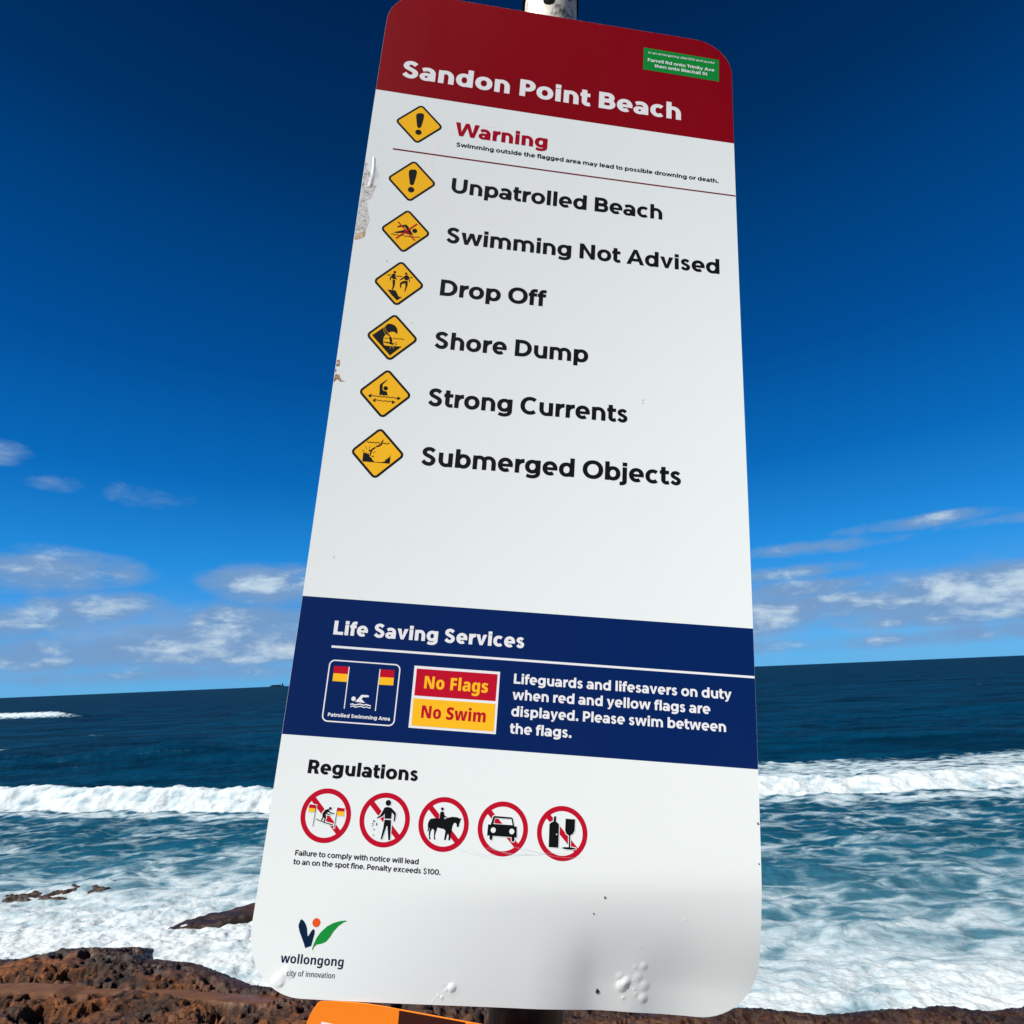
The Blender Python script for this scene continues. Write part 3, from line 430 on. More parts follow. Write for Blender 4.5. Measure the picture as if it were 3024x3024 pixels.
def sea_material():
    m = bpy.data.materials.new('sea_water'); m.use_nodes = True
    n = NT(m.node_tree)
    P = n.add('ShaderNodeNewGeometry').outputs['Position']
    foam_a = n.add('ShaderNodeAttribute', None, attribute_name='foam').outputs['Fac']
    sh_a = n.add('ShaderNodeAttribute', None, attribute_name='shallow').outputs['Fac']
    P1 = n.vmath('MULTIPLY', P, (0.55, 1.0, 1.0))
    warp = n.add('ShaderNodeTexNoise', {'Vector': P1, 'Scale': 0.55, 'Detail': 3.0}).outputs[1]
    wp = n.vmath('ADD', P1, n.vmath('MULTIPLY', n.vmath('SUBTRACT', warp, (.5, .5, .5)), (1.6, 1.6, 0)))
    f1 = n.noise(wp, 1.1, 7.0, 0.58, 0.4)
    f2 = n.noise(wp, 4.5, 5.0, 0.62)
    f3 = n.noise(wp, 11.0, 4.0, 0.65)
    vor = n.add('ShaderNodeTexVoronoi', {'Vector': wp, 'Scale': 1.25}, feature='DISTANCE_TO_EDGE').outputs[0]
    lace = n.math('SUBTRACT', 1.0, n.sstep(vor, 0.0, 0.34))
    pat = n.math('ADD', n.math('MULTIPLY', f1, 0.55), n.math('ADD', n.math('ADD', n.math('MULTIPLY', f2, 0.24), n.math('MULTIPLY', f3, 0.09)), n.math('MULTIPLY', lace, 0.16)))
    th = n.math('SUBTRACT', 0.86, n.math('MULTIPLY', foam_a, 0.62))
    foam = n.math('MULTIPLY', n.sstep(n.math('SUBTRACT', pat, th), -0.07, 0.19), n.sstep(foam_a, 0.02, 0.16))
    # water body
    deep = n.ramp(sh_a, [(0.0, (0.0, 0.0130, 0.040)), (0.45, (0.0, 0.026, 0.056)), (0.70, (0.008, 0.080, 0.130)), (1.0, (0.054, 0.138, 0.172))])
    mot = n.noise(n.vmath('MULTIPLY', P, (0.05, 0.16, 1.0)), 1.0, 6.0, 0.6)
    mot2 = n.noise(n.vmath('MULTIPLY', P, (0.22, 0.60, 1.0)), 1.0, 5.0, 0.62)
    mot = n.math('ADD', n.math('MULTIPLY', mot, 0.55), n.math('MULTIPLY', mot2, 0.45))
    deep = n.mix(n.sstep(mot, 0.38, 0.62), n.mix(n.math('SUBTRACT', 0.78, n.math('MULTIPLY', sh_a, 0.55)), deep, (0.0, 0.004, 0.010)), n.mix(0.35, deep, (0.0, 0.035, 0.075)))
    b1 = n.noise(n.vmath('MULTIPLY', P, (0.9, 1.6, 1.0)), 1.3, 6.0, 0.6)
    b2 = n.noise(n.vmath('MULTIPLY', P, (0.12, 0.28, 1.0)), 1.0, 5.0, 0.6)
    bh = n.math('ADD', n.math('MULTIPLY', b1, 0.10), n.math('MULTIPLY', b2, 0.9))
    bump = n.add('ShaderNodeBump', {'Strength': 0.8, 'Distance': 1.0, 'Height': bh})
    # a ruffled sea mirrors only part of the low sky: wavelets hide and tilt away the glancing facets
    lw = n.add('ShaderNodeLayerWeight', {'Blend': 0.5, 'Normal': bump.outputs[0]}).outputs['Facing']
    fac = n.math('ADD', 0.015, n.math('MULTIPLY', n.math('POWER', lw, 4.0), 0.045))
    dif = n.add('ShaderNodeBsdfDiffuse', {'Color': deep, 'Normal': bump.outputs[0]})
    glo = n.add('ShaderNodeBsdfGlossy', {'Color': (0.75, 0.93, 1.0, 1), 'Roughness': 0.28, 'Normal': bump.outputs[0]})
    water = n.add('ShaderNodeMixShader', {0: fac, 1: dif.outputs[0], 2: glo.outputs[0]})
    fb = n.add('ShaderNodeBump', {'Strength': 1.0, 'Distance': 0.12, 'Height': n.math('ADD', f1, n.math('MULTIPLY', f2, 0.6))})
    thick = n.sstep(n.math('SUBTRACT', pat, th), 0.0, 0.42)
    fcol = n.mix(thick, (0.17, 0.25, 0.29), (0.415, 0.455, 0.465))
    fo = n.add('ShaderNodeBsdfPrincipled', {'Base Color': fcol, 'Roughness': 0.9, 'Specular IOR Level': 0.1, 'Normal': fb.outputs[0]})
    mx = n.add('ShaderNodeMixShader', {0: foam, 1: water.outputs[0], 2: fo.outputs[0]})
    n.add('ShaderNodeOutputMaterial', {0: mx.outputs[0]})
    return m

AZ = np.radians(np.concatenate([np.linspace(-86, -53, 24), np.linspace(-52, 52, 960), np.linspace(53, 86, 24)]))
RR = np.concatenate([np.geomspace(9.5, 60, 620), np.geomspace(60.6, 400, 170)[0:], np.geomspace(420, 60000, 60)])
A_, R_ = np.meshgrid(AZ, RR)
SX, SY = R_ * np.sin(A_), R_ * np.cos(A_)
near = 1 - sstep(R_, 45, 130)
d_sh = SY - shore_y(SX)                       # metres out from the rocks
# breaker line
yb = np.interp(SX, [-60, -36, -29, -20, -13.4, 0, 11, 17, 24, 40, 60], [45, 39.5, 37.3, 35.4, 33.8, 32.6, 32.4, 32.0, 32.2, 34, 37])
yb = yb + 0.35 * fbm(SX * .35, SX * 0 + 3, 3, 5) + 0.25 * gnoise(SX * 1.1, SX * 0 + 1, 9)
t = SY - yb                                   # >0 seaward of the foot of the front
crestH = (0.92 + 0.25 * fbm(SX * .22, SX * 0, 3, 31)) * np.interp(SX, [-40, -15, 5, 20, 40], [1.05, 1.0, .75, .62, .6])
rough_ = fbm(SX * .9, SY * 1.2, 4, 15)
front = sstep(t + .35 * rough_, 0.0, 1.8)
back = np.where(SX > 3, 1 - sstep(t, 1.6, 9.0), 1 - sstep(t, 1.5, 5.2))
ridge = crestH * front * back * (1 + .20 * fbm(SX * .7, SY * .6, 5, 16, .6))
Z = ridge.copy()
# swells further out
for yc, amp, wid, x0, x1, ph in ((57.5, 1.25, 3.0, -90, -6, 0), (52, .55, 2.6, -4, 70, 1), (82, .9, 4.0, -80, 80, 2), (112, 1.0, 5.0, -140, 150, 3), (150, 1.3, 6.0, -190, 190, 4), (205, 1.4, 8.0, -260, 260, 5)):
    c = yc + 0.05 * SX * (-1 if ph != 1 else .3) + 1.8 * fbm(SX * .05, SX * 0 + ph, 3, 40 + ph)
    m_ = sstep(SX, x0, x0 + 14) * (1 - sstep(SX, x1 - 14, x1)) * np.clip(.55 + 1.1 * fbm(SX * .045, SY * .02 + ph * 9, 3, 60 + ph), .1, 1.2) * (1.0 if ph < 2 else .6)
    s = SY - c
    Z += amp * m_ * np.where(s < 0, np.exp(-(s / wid)**2), np.exp(-(s / (wid * 1.8))**2))
# far breaker on the left
cb = 172 + (SX + 118) * (-0.30); sb = SY - cb
mfar = sstep(-SX, 104, 126) 
Z += 2.0 * mfar * np.where(sb < 0, np.exp(-(sb / 3.0)**2), np.exp(-(sb / 9.0)**2))
# chop
chop = fbm(SX * .10, SY * .22, 4, 13) * .35 * sstep(SY, 40, 60) + fbm(SX * .35, SY * .55, 5, 3) * .22 + fbm(SX * 1.3, SY * 1.9, 4, 4) * .07
Z += chop * sstep(d_sh, -1, 5) * np.clip(near + .35, 0, 1) * np.where(R_ > 600, 0, 1)
swash = fbm(SX * 0.9, SY * 1.1, 5, 61)
# foam field
f = np.zeros_like(Z)
f = np.maximum(f, (1.02 + .5 * rough_) * sstep(t + .5 * rough_, -0.35, 0.25) * (1 - sstep(t, 1.6, 2.4)))                  # white front of the breaker
trailR = sstep(SX, 1, 7) * sstep(t, 1.2, 2.0) * (1 - sstep(t, 9.0 + 3 * fbm(SX * .1, SX * 0, 2, 8), 13.5))
f = np.maximum(f, 0.74 * trailR)
trailL = (1 - sstep(SX, -28, -19)) * sstep(t, 1.4, 2.0) * (1 - sstep(t, 3.0, 7.0))
f = np.maximum(f, 0.55 * trailL)
f = np.maximum(f, 0.78 * np.exp(-((t + 0.9) / 1.1)**2))                                      # spill at the foot
patch = fbm(SX * .16, SY * .30, 4, 71)
mid = (0.50 + 0.22 * patch) * (1 - sstep(t, -1.5, 0.0)) 
left = 1 - sstep(SX, -4, 3)
# left: clear streaky band under the breaker, dense foam by the rocks
midL = (0.44 + 0.34 * patch + 0.20 * (1 - sstep(d_sh, 6.5, 12.5)) + 0.42 * (1 - sstep(d_sh, 1.2, 7.0)))
midR = (0.49 + 0.34 * patch + 0.10 * (1 - sstep(d_sh, 4, 9)) + 0.36 * (1 - sstep(d_sh, 0.6, 5.2)))
mid = (midL * left + midR * (1 - left)) * (1 - sstep(t, -1.2, 0.2))
f = np.maximum(f, mid)
f = np.maximum(f, 1.1 * mfar * np.exp(-((sb + 1.6) / 2.0)**2))
caps = fbm(SX * .07, SY * .18, 5, 91)
f = np.maximum(f, 0.50 * sstep(caps, .42, .58) * sstep(SY, 46, 60) * (1 - sstep(R_, 250, 500)))
f = np.where(R_ > 500, 0, f)
# foam has body
lump = (fbm(SX * 2.2, SY * 2.6, 4, 21) * .09 + fbm(SX * 6, SY * 7, 3, 22) * .03)
Z += lump * sstep(f, .7, 1.0) * (1 - sstep(R_, 60, 90))
Z += swash * 0.10 * (1 - sstep(d_sh, 2, 8)) * (R_ < 60)
Z += 0.16 * (1 - sstep(d_sh, 0.0, 3.5)) * (R_ < 60)
shallow = np.clip(1.0 - sstep(d_sh, 1.0, 16.0) * .42 - sstep(SY, 33, 62) * .30 - sstep(SY, 60, 260) * .26, 0, 1) * np.where(t > 2, .80, 1.0)
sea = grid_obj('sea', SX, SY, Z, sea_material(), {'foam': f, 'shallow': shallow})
tag(sea, 'dark blue sea with a white breaker and foam running up to the rocks', 'sea', kind='structure')

# ================================================================== LAND
def rock_material():
    m = bpy.data.materials.new('weathered_sandstone'); m.use_nodes = True
    n = NT(m.node_tree)
    P = n.add('ShaderNodeNewGeometry').outputs['Position']
    wet = n.add('ShaderNodeAttribute', None, attribute_name='wet').outputs['Fac']
    sand = n.add('ShaderNodeAttribute', None, attribute_name='sand').outputs['Fac']
    a = n.noise(P, 0.9, 8.0, 0.62, 0.4)
    b = n.noise(P, 5.0, 6.0, 0.65)
    c = n.noise(n.vmath('MULTIPLY', P, (1.0, 2.4, 3.0)), 14.0, 5.0, 0.7)
    v = n.math('ADD', n.math('MULTIPLY', a, 0.50), n.math('ADD', n.math('MULTIPLY', b, 0.35), n.math('MULTIPLY', c, 0.15)))
    dry = n.ramp(v, [(0.34, (0.005, 0.003, 0.002)), (0.43, (0.020, 0.009, 0.005)), (0.50, (0.056, 0.021, 0.008)), (0.56, (0.150, 0.050, 0.012)), (0.64, (0.22, 0.088, 0.028)), (0.8, (0.10, 0.055, 0.034))])
    wetc = n.ramp(v, [(0.32, (0.006, 0.004, 0.004)), (0.5, (0.022, 0.009, 0.005)), (0.62, (0.058, 0.024, 0.012)), (0.8, (0.07, 0.045, 0.032))])
    rock = n.mix(wet, dry, wetc)
    rock = n.mix(1.0, rock, (0.84, 0.78, 0.66), 'MULTIPLY')
    sc = n.ramp(n.noise(P, 3.0, 7.0, 0.6), [(0.3, (0.055, 0.020, 0.007)), (0.55, (0.088, 0.034, 0.012)), (0.8, (0.115, 0.052, 0.022))])
    col = n.mix(sand, rock, sc)
    bp = n.add('ShaderNodeBump', {'Strength': n.math('SUBTRACT', 0.9, n.math('MULTIPLY', sand, 0.7)), 'Distance': 0.05, 'Height': n.math('ADD', b, n.math('MULTIPLY', c, 0.5))})
    rough = n.math('SUBTRACT', 0.85, n.math('MULTIPLY', wet, 0.45))
    s = n.add('ShaderNodeBsdfPrincipled', {'Base Color': col, 'Roughness': rough, 'Specular IOR Level': 0.28, 'Normal': bp.outputs[0]})
    n.add('ShaderNodeOutputMaterial', {0: s.outputs[0]})
    return m

A2, R2 = np.meshgrid(np.radians(np.concatenate([np.linspace(-80, -53, 30), np.linspace(-52, 52, 1180), np.linspace(53, 80, 30)])), np.geomspace(8.2, 31.0, 640))
LX, LY = R2 * np.sin(A2), R2 * np.cos(A2)
wx = LX + 0.35 * fbm(LX * .8, LY * .8, 4, 201); wy = LY + 0.35 * fbm(LX * .8, LY * .8, 4, 202)
dd = shore_y(LX) - LY                                       # metres inland
base = np.where(dd > 0, 0.25 + 0.13 * np.minimum(dd, 6), 0.25 + 0.5 * dd)
leftm = 1 - sstep(LX, -3.0, 1.0)
# raised, broken outcrop along the left shore
out_band = leftm * sstep(dd, 0.0, 0.5) * (1 - sstep(dd + .55 * fbm(LX * .5, LX * 0, 3, 7), 2.1, 2.9))
blocks = ridged(wx * .55, wy * .75, 5, 210)
w1, r1 = worley(wx * .75, wy * .95, 220)
boulder = np.sqrt(np.clip(1 - (w1 / .62)**2, 0, 1)) * (0.35 + .65 * r1)
boulder = boulder * (1 + .35 * fbm(wx * 3, wy * 3, 3, 222))
h = base + out_band * (0.10 * boulder + 0.055 * blocks)
# foreground, layered and pitted
fore = 1 - out_band
h += fore * sstep(dd, .3, 1.6) * (0.09 * ridged(wx * .8, wy * 1.9, 5, 230) + 0.04 * fbm(wx * 2.5, wy * 4.5, 4, 231))
terr = np.floor((h + .04 * fbm(wx * 1.2, wy * 1.2, 3, 233)) / .09) * .09
h = h * .55 + .45 * terr
# honeycomb pits
for sc_, dep, sd_, cut in ((0.8, .20, 239, .60), (1.9, .26, 240, .45), (3.8, .20, 241, .35), (8.0, .10, 242, .30)):
    wd, rn = worley(wx * sc_, wy * sc_ * 1.15, sd_)
    pit = (rn > cut) * np.clip(1 - wd / (.20 + .32 * rn), 0, 1)**.4
    msk = sstep(fbm(LX * .5, LY * .6, 3, 250 + sd_), -.35, .15)
    h -= dep * pit * msk * sstep(dd, .1, .6)
h += fbm(LX * 6, LY * 11, 4, 260) * .035 + .022 * ridged(LX * 3.5, LY * 6.5, 3, 261)
# flat sandy floors between the outcrop and the foreground rock
ysand = np.interp(LX, [-12, -9.6, -8.6, -7, -5.5, -4.2, -3], [13.8, 13.75, 13.65, 13.75, 13.6, 13.5, 13.4]) + .22 * fbm(LX * .6, LX * 0, 3, 272)
fl = np.exp(-((LY - ysand) / np.interp(LX, [-10, -8.8, -7.6, -6.5, -5, -4], [.42, .36, .05, .30, .30, .05]))**2) * leftm + .22 * fbm(LX * 1.3, LY * 2.0, 3, 273)
level = base + .035
sandm = sstep(fl, .40, .62)
h = h * (1 - sandm) + (level + .012 * fbm(LX * 2, LY * 3, 3, 271)) * sandm
rightm = 1 - leftm
flr = sstep(fbm(LX * .25, LY * .6, 4, 280), -.1, .25) * rightm * sstep(dd, .2, .9) * .9
h = h * (1 - flr * .7) + (base + .03) * flr * .7
sandm = np.maximum(sandm, flr * .8)
# reef slabs awash beyond the shore
def slab(cx, cy, lx, ly, rot, top):
    c, s = math.cos(rot), math.sin(rot)
    a = ((LX - cx) * c + (LY - cy) * s) / lx; b = (-(LX - cx) * s + (LY - cy) * c) / ly
    r = np.sqrt(a * a + b * b) + .22 * fbm(LX * .9, LY * .9, 4, 290)
    return (1 - sstep(r, .72, 1.12)) * (top + .05 * ridged(LX * .9, LY * 1.4, 4, 291)), (1 - sstep(r, .7, 1.2))
for args in ((-8.0, 19.2, 2.1, .60, .62, 1.7), (-14.7, 22.1, 2.3, .95, .25, 2.6)):
    z_, m_ = slab(*args)
    h = h * (1 - m_) + (z_ * 0 + .06 + .09 * ridged(LX * .9, LY * 1.4, 4, 291)) * m_ if args[0] == -8.0 else np.maximum(h, -2 + m_ * (1.85 + .28 * ridged(LX * .9, LY * 1.4, 4, 291)))
wet = np.clip(1 - sstep(dd + .9 * fbm(LX * .7, LY * .9, 4, 300), .4, 1.7), 0, 1)
wet = np.maximum(wet, .40 * sstep(fbm(LX * .4, LY * .7, 4, 301), .05, .3))
h += .05 * rightm * sstep(dd, -.1, .25) * (R2 < 16)
ROCK = rock_material()
rock = grid_obj('rock_shelf', LX, LY, h, ROCK, {'wet': wet, 'sand': sandm})
tag(rock, 'pitted brown sandstone rock shelf at the edge of the sea', 'rock', kind='structure')

# bank the viewer and the post stand on, and the land behind
gm, gn, gb = material('sandy_ground', (0.2, 0.15, 0.1), 0.95, 0.1)
gp = gn.add('ShaderNodeNewGeometry').outputs['Position']
gc = gn.ramp(gn.noise(gp, 1.2, 8.0, 0.65), [(0.3, (0.07, 0.075, 0.03)), (0.5, (0.16, 0.12, 0.07)), (0.7, (0.30, 0.23, 0.15))])
gn.l.new(gc, gb.inputs['Base Color'])
gbm = gn.add('ShaderNodeBump', {'Strength': 0.7, 'Distance': 0.04, 'Height': gn.noise(gp, 9.0, 6.0, 0.7)})
gn.l.new(gbm.outputs[0], gb.inputs['Normal'])
gx = np.concatenate([-np.geomspace(3000, 12, 40), np.linspace(-11.5, 11.5, 90), np.geomspace(12, 3000, 40)])
gy = np.concatenate([-np.geomspace(3000, 6, 40), np.linspace(-5.8, 9.3, 80)])
GX, GY = np.meshgrid(gx, gy)
prof = np.interp(GY, [-3000, -60, -8, 1.6, 3.0, 5.5, 8.0, 9.3], [14, 7, 4.7, 4.44, 4.0, 2.2, .9, .55])
prof = prof + .10 * fbm(GX * .5, GY * .5, 4, 400) * sstep(np.abs(GX) + np.abs(GY), 1.0, 4.0)
ground = grid_obj('ground', GX, GY, prof, gm)
tag(ground, 'sandy grassed bank behind the rock shelf', 'ground', kind='structure')

# ================================================================== SIGN
ZC = (-0.10126157, -0.11408144, 0.12727267, 0.01402889, -0.01594583, -0.01507812, -0.01457889)
VB = 1.8877                                             # bottom edge
def ss(x, a, b):
    x = min(max((x - a) / (b - a), 0.0), 1.0); return x * x * (3 - 2 * x)
def softplus(x, k):
    return k * math.log1p(math.exp(max(min(x / k, 40), -40)))
def dent(u, v):
    # lower right corner knocked back, with a crease beside the paint blisters
    g = 0.68 * ss(u, 0.04, 0.42) + 0.32 * ss(u, 0.33, 0.46) * ss(v, 1.76, 1.86)
    ripple = -0.0015 * math.exp(-((u - 0.455) / 0.022)**2) * ss(v, 1.80, 1.87) + 0.0008 * math.exp(-((u - 0.405) / 0.02)**2) * ss(v, 1.77, 1.87)
    corner = 1 - 0.16 * ss(u, 0.50, 0.60)
    return g * corner * 0.193 * softplus(v - 1.750 + 0.012 * (u - 0.45) / 0.15, 0.008) + ripple
def bumps(u, v):
    z = 0.0
    for (bu, bv), r, hgt in BUB_L:
        d2 = ((u - bu)**2 + (v - bv)**2) / (r * r)
        if d2 < 1.0:
            z -= hgt * (1 - d2)**1.4 if hgt > .0006 else hgt * (1 - d2)**2
    # long blister on the left edge
    for (p, q) in zip(BLI_L, BLI_L[1:]):
        pass
    if 0.735 < v < 0.81 and u < 0.03:
        best = 9; w_ = .002
        for k in range(len(BLI_L) - 1):
            (ax, ay), (bx, by) = BLI_L[k], BLI_L[k + 1]
            L2 = (bx - ax)**2 + (by - ay)**2
            s = min(max(((u - ax) * (bx - ax) + (v - ay) * (by - ay)) / L2, 0), 1)
            d = math.hypot(u - ax - s * (bx - ax), v - ay - s * (by - ay))
            if d < best: best = d; w_ = .0022 + .0016 * ss(k + s, 0, 2.5) 
        if best < w_: z -= .0006 * (1 - (best / w_)**2)**1.5
    return z
PX2M = 0.6 / 1470.0                                      # photo pixel at the bottom of the sign, in metres
BUB_L = [((b[0][0] / 1000, b[0][1] / 1000), b[1] / 3.22 * PX2M * (3.5 if b[1] >= 13 else 2.4), b[2] / 1000 * (0.33 if b[1] >= 13 else 0.16)) for b in BUBBLES]
BLI_L = [(p[0] / 1000, p[1] / 1000) for p in BLISTER]
def zsurf(u, v):
    a = u - .3; q = v - .8
    return ZC[0]*a*q + ZC[1]*a*q*q + ZC[2]*a*q**3 + ZC[3]*q*q + ZC[4]*q**3 + ZC[5]*a*a + ZC[6]*a*a*q + dent(u, v) + bumps(u, v)
def loc(u, v, lift=0.0):
    return (u - .3, zsurf(u, v) - lift, VB - v)

origin = EYE + M3 @ (RS @ Vector((0, VB - .8, 0)) + TS)
SIGN_MW = Matrix((SU, SN, -SD)).transposed().to_4x4()
SIGN_MW.translation = origin
sign = bpy.data.objects.new('beach_sign', None)
sign.empty_display_size = 0.1
COL.objects.link(sign)
sign.matrix_world = SIGN_MW
tag(sign, 'tall white beach warning sign with dark red header and blue band, leaning against the sky', 'sign')

# ---- 2-D triangulation with holes / overlaps resolved by winding number
def tri2d(contours, extra=()):
    pts = []; edges = []
    for c in contours:
        k = len(pts); n_ = len(c)
        pts += [Vector(p) for p in c]
        edges += [(k + i, k + (i + 1) % n_) for i in range(n_)]
    pts += [Vector(p) for p in extra]
    V, E, F, *_ = delaunay_2d_cdt(pts, edges, [], 0, 1e-7, False)
    V = np.array([tuple(p) for p in V]); F = np.array([tuple(q) for q in F])
    cen = V[F].mean(1)
    wn = np.zeros(len(F), int)
    for c in contours:
        c = np.array(c); d = np.roll(c, -1, 0)
        for (ax, ay), (bx, by) in zip(c, d):
            if ay == by: continue
            cr = (bx - ax) * (cen[:, 1] - ay) - (by - ay) * (cen[:, 0] - ax)
            wn += ((ay <= cen[:, 1]) & (by > cen[:, 1]) & (cr > 0)).astype(int)
            wn -= ((ay > cen[:, 1]) & (by <= cen[:, 1]) & (cr < 0)).astype(int)
    F = F[wn != 0]
    used = np.unique(F); rm = np.full(len(V), -1); rm[used] = np.arange(len(used))
    return V[used], rm[F]
def ccw(c):
    a = sum(p[0] * q[1] - q[0] * p[1] for p, q in zip(c, c[1:] + c[:1]))
    return list(c) if a > 0 else list(c)[::-1]
def grid_pts(u0, u1, v0, v1, st):
    nu, nv = max(1, int((u1 - u0) / st)), max(1, int((v1 - v0) / st))
    return [(u0 + (u1 - u0) * (i + .5 * (j % 2) + .25) / nu, v0 + (v1 - v0) * (j + .5) / nv) for j in range(nv) for i in range(nu)
            if u0 < u0 + (u1 - u0) * (i + .5 * (j % 2) + .25) / nu < u1]
def print_layer(name, polys, lift, mat, parent, grid=None):
    """printed area: polygons in metres on the sign face, following its dents"""
    if grid is None:
        xs = [p[0] for c in polys for p in c]; ys = [p[1] for c in polys for p in c]
        if max(max(xs) - min(xs), max(ys) - min(ys)) > .012:
            grid = grid_pts(min(xs), max(xs), min(ys), max(ys), .009)
    V, F = tri2d(polys, grid or ())
    vs = [loc(u, v, lift) for u, v in V]
    fs = []
    for a, b, c in F:
        A, B, C_ = V[a], V[b], V[c]
        cr = (B[0]-A[0])*(C_[1]-A[1]) - (B[1]-A[1])*(C_[0]-A[0])
        fs.append((a, b, c) if cr < 0 else (a, c, b))
    o = mesh_obj(name, vs, fs, mat, parent, smooth=True)
    # faces look at the viewer (local -Y)
    me = o.data
    if sum(p.normal.y for p in me.polygons) > 0:
        me.flip_normals()
    return o
def poly(s):
    return [tuple(float(x) / 1000 for x in p.split(',')) for p in s.split(' ')]
def art(key):
    r = []; flip = False
    for s in ART[key]:
        if s == 'H': flip = True; continue
        c = ccw(poly(s)); r.append(c[::-1] if flip else c); flip = False
    return r
def rrect(u0, u1, v0, v1, r, n_=8):
    P_ = []
    for cx, cy, a0 in ((u1 - r, v1 - r, 0), (u0 + r, v1 - r, 90), (u0 + r, v0 + r, 180), (u1 - r, v0 + r, 270)):
        for k in range(n_ + 1):
            a = rad(a0 + 90 * k / n_); P_.append((cx + r * math.cos(a), cy + r * math.sin(a)))
    return P_
def circle(cu, cv_, r, n_=64):
    return [(cu + r * math.cos(2 * math.pi * k / n_), cv_ + r * math.sin(2 * math.pi * k / n_)) for k in range(n_)]
def inflate(c, d):
    c = np.array(ccw(c)); p = np.roll(c, 1, 0); q = np.roll(c, -1, 0)
    e1 = c - p; e2 = q - c
    e1 /= np.linalg.norm(e1, axis=1)[:, None] + 1e-12; e2 /= np.linalg.norm(e2, axis=1)[:, None] + 1e-12
    n_ = np.stack([e1[:, 1] + e2[:, 1], -(e1[:, 0] + e2[:, 0])], 1)
    n_ /= np.linalg.norm(n_, axis=1)[:, None] + 1e-12
    return [tuple(x) for x in c + n_ * d]

# ---- materials of the print
def paint(name, col, rough=0.38, var=0.0, scale=30.0, spec=0.12):
    m, n, b = material(name, col, rough, spec)
    P_ = pos_node(n)
    a = n.noise(P_, scale, 5.0, 0.6)
    d = n.noise(n.vmath('MULTIPLY', P_, (1, 1, .35)), 6.0, 5.0, 0.65)
    k = n.math('ADD', n.math('MULTIPLY', n.math('SUBTRACT', a, .5), var), n.math('MULTIPLY', n.math('SUBTRACT', d, .5), var))
    c = n.mix(n.sstep(k, 0.0, 0.10), (*col, 1), tuple(min(1, x * .87 + (.004 if max(col) < .3 else .02)) for x in col))
    n.l.new(c, b.inputs['Base Color'])
    n.l.new(n.math('ADD', n.math('MULTIPLY', d, .25), rough - .12), b.inputs['Roughness'])
    return m
WHITE = paint('white_face', (0.795, 0.84, 0.812), 0.40, 0.10, 4.0, 0.25)
RED = paint('dark_red_print', (0.225, 0.0, 0.0040), 0.45, 0.04)
CRIMSON = paint('red_print', (0.50, 0.004, 0.022), 0.4, 0.06, 60)
BLUE = paint('navy_print', (0.0, 0.0150, 0.098), 0.45, 0.10, 9.0)
BLACK = paint('black_print', (0.0030, 0.0042, 0.0048), 0.6, 0.02)
YELLOW = paint('yellow_print', (0.95, 0.50, 0.016), 0.4, 0.06)
LWHITE = paint('white_print', (0.80, 0.80, 0.80), 0.4, 0.05)
GREEN = paint('green_sticker', (0.006, 0.235, 0.035), 0.4, 0.05)
LGREEN = paint('leaf_green', (0.008, 0.27, 0.040), 0.4, 0.05)
NAVY = paint('logo_navy', (0.0015, 0.016, 0.045), 0.4, 0.05)
ORANGE = paint('logo_orange', (0.78, 0.092, 0.012), 0.4, 0.05)
EDGE = material('cut_aluminium_edge', (0.72, 0.70, 0.69), 0.45, 0.5, 0.2)[0]
INK = dict(white=LWHITE, black=BLACK, red=CRIMSON, yellow=YELLOW, navy=NAVY)

# ---- panel
RC = 0.068
def outline():
    o = []
    v0, v1 = 0.4006, VB
    base = rrect(0, .6, v0, v1, RC, 14)
    # refine the straight edges so that they follow the bends
    for p, q in zip(base, base[1:] + base[:1]):
        L = math.dist(p, q); k = max(1, int(L / .010))
        for i in range(k): o.append((p[0] + (q[0] - p[0]) * i / k, p[1] + (q[1] - p[1]) * i / k))
    return o
OUT = outline()
inner = [p for p in grid_pts(0, .6, .4, VB, .010)]
for (bu, bv), r, hgt in BUB_L:
    st = max(r / 9, .0006)
    k = int(r / st) + 1
    inner += [(bu + i * st, bv + j * st) for i in range(-k, k + 1) for j in range(-k, k + 1) if math.hypot(i, j) * st < r * 1.05]
inner += [(p[0] + i * .0007, .738 + j * .0013) for p in ((.012, 0),) for i in range(-8, 9) for j in range(54)]
inner += grid_pts(.3, .6, 1.74, 1.886, .005)
def inside(p, m_=.0015):
    u, v = p; u0, u1, v0, v1 = m_, .6 - m_, .4006 + m_, VB - m_
    if not (u0 < u < u1 and v0 < v < v1): return False
    cu = min(max(u, RC), .6 - RC); cv_ = min(max(v, .4006 + RC), VB - RC)
    return math.hypot(u - cu, v - cv_) < RC - m_
inner = [p for p in inner if inside(p)]
panel = print_layer('panel', [OUT], 0.0, WHITE, sign, inner)
# thickness: side wall and back, as one mesh
vs = []; fs = []
n_o = len(OUT)
for u, v in OUT: vs.append(loc(u, v, -0.0002))
for u, v in OUT: vs.append(loc(u, v, -0.0045))
fs += [(i, (i + 1) % n_o, n_o + (i + 1) % n_o, n_o + i) for i in range(n_o)]
V, F = tri2d([OUT], [p for p in grid_pts(0, .6, .4, VB, .03) if inside(p, .01)])
k0 = len(vs)
vs += [loc(u, v, -0.0046) for u, v in V]; fs += [tuple(int(x) + k0 for x in q) for q in F]
mesh_obj('metal_backing', vs, fs, EDGE, sign)

def clip_band(v0, v1):
    """part of the panel outline between two heights"""
    return [p for p in OUT if v0 < p[1] < v1]
L1, L2, L3, L4 = .00007, .00014, .00021, .00028
def inset(c, d=.00015):
    return inflate(c, -d)
RB = .6167
hb = inset([p for p in OUT if p[1] <= RB - .002])
hb = ccw(sorted([], key=lambda p: 0) or hb)
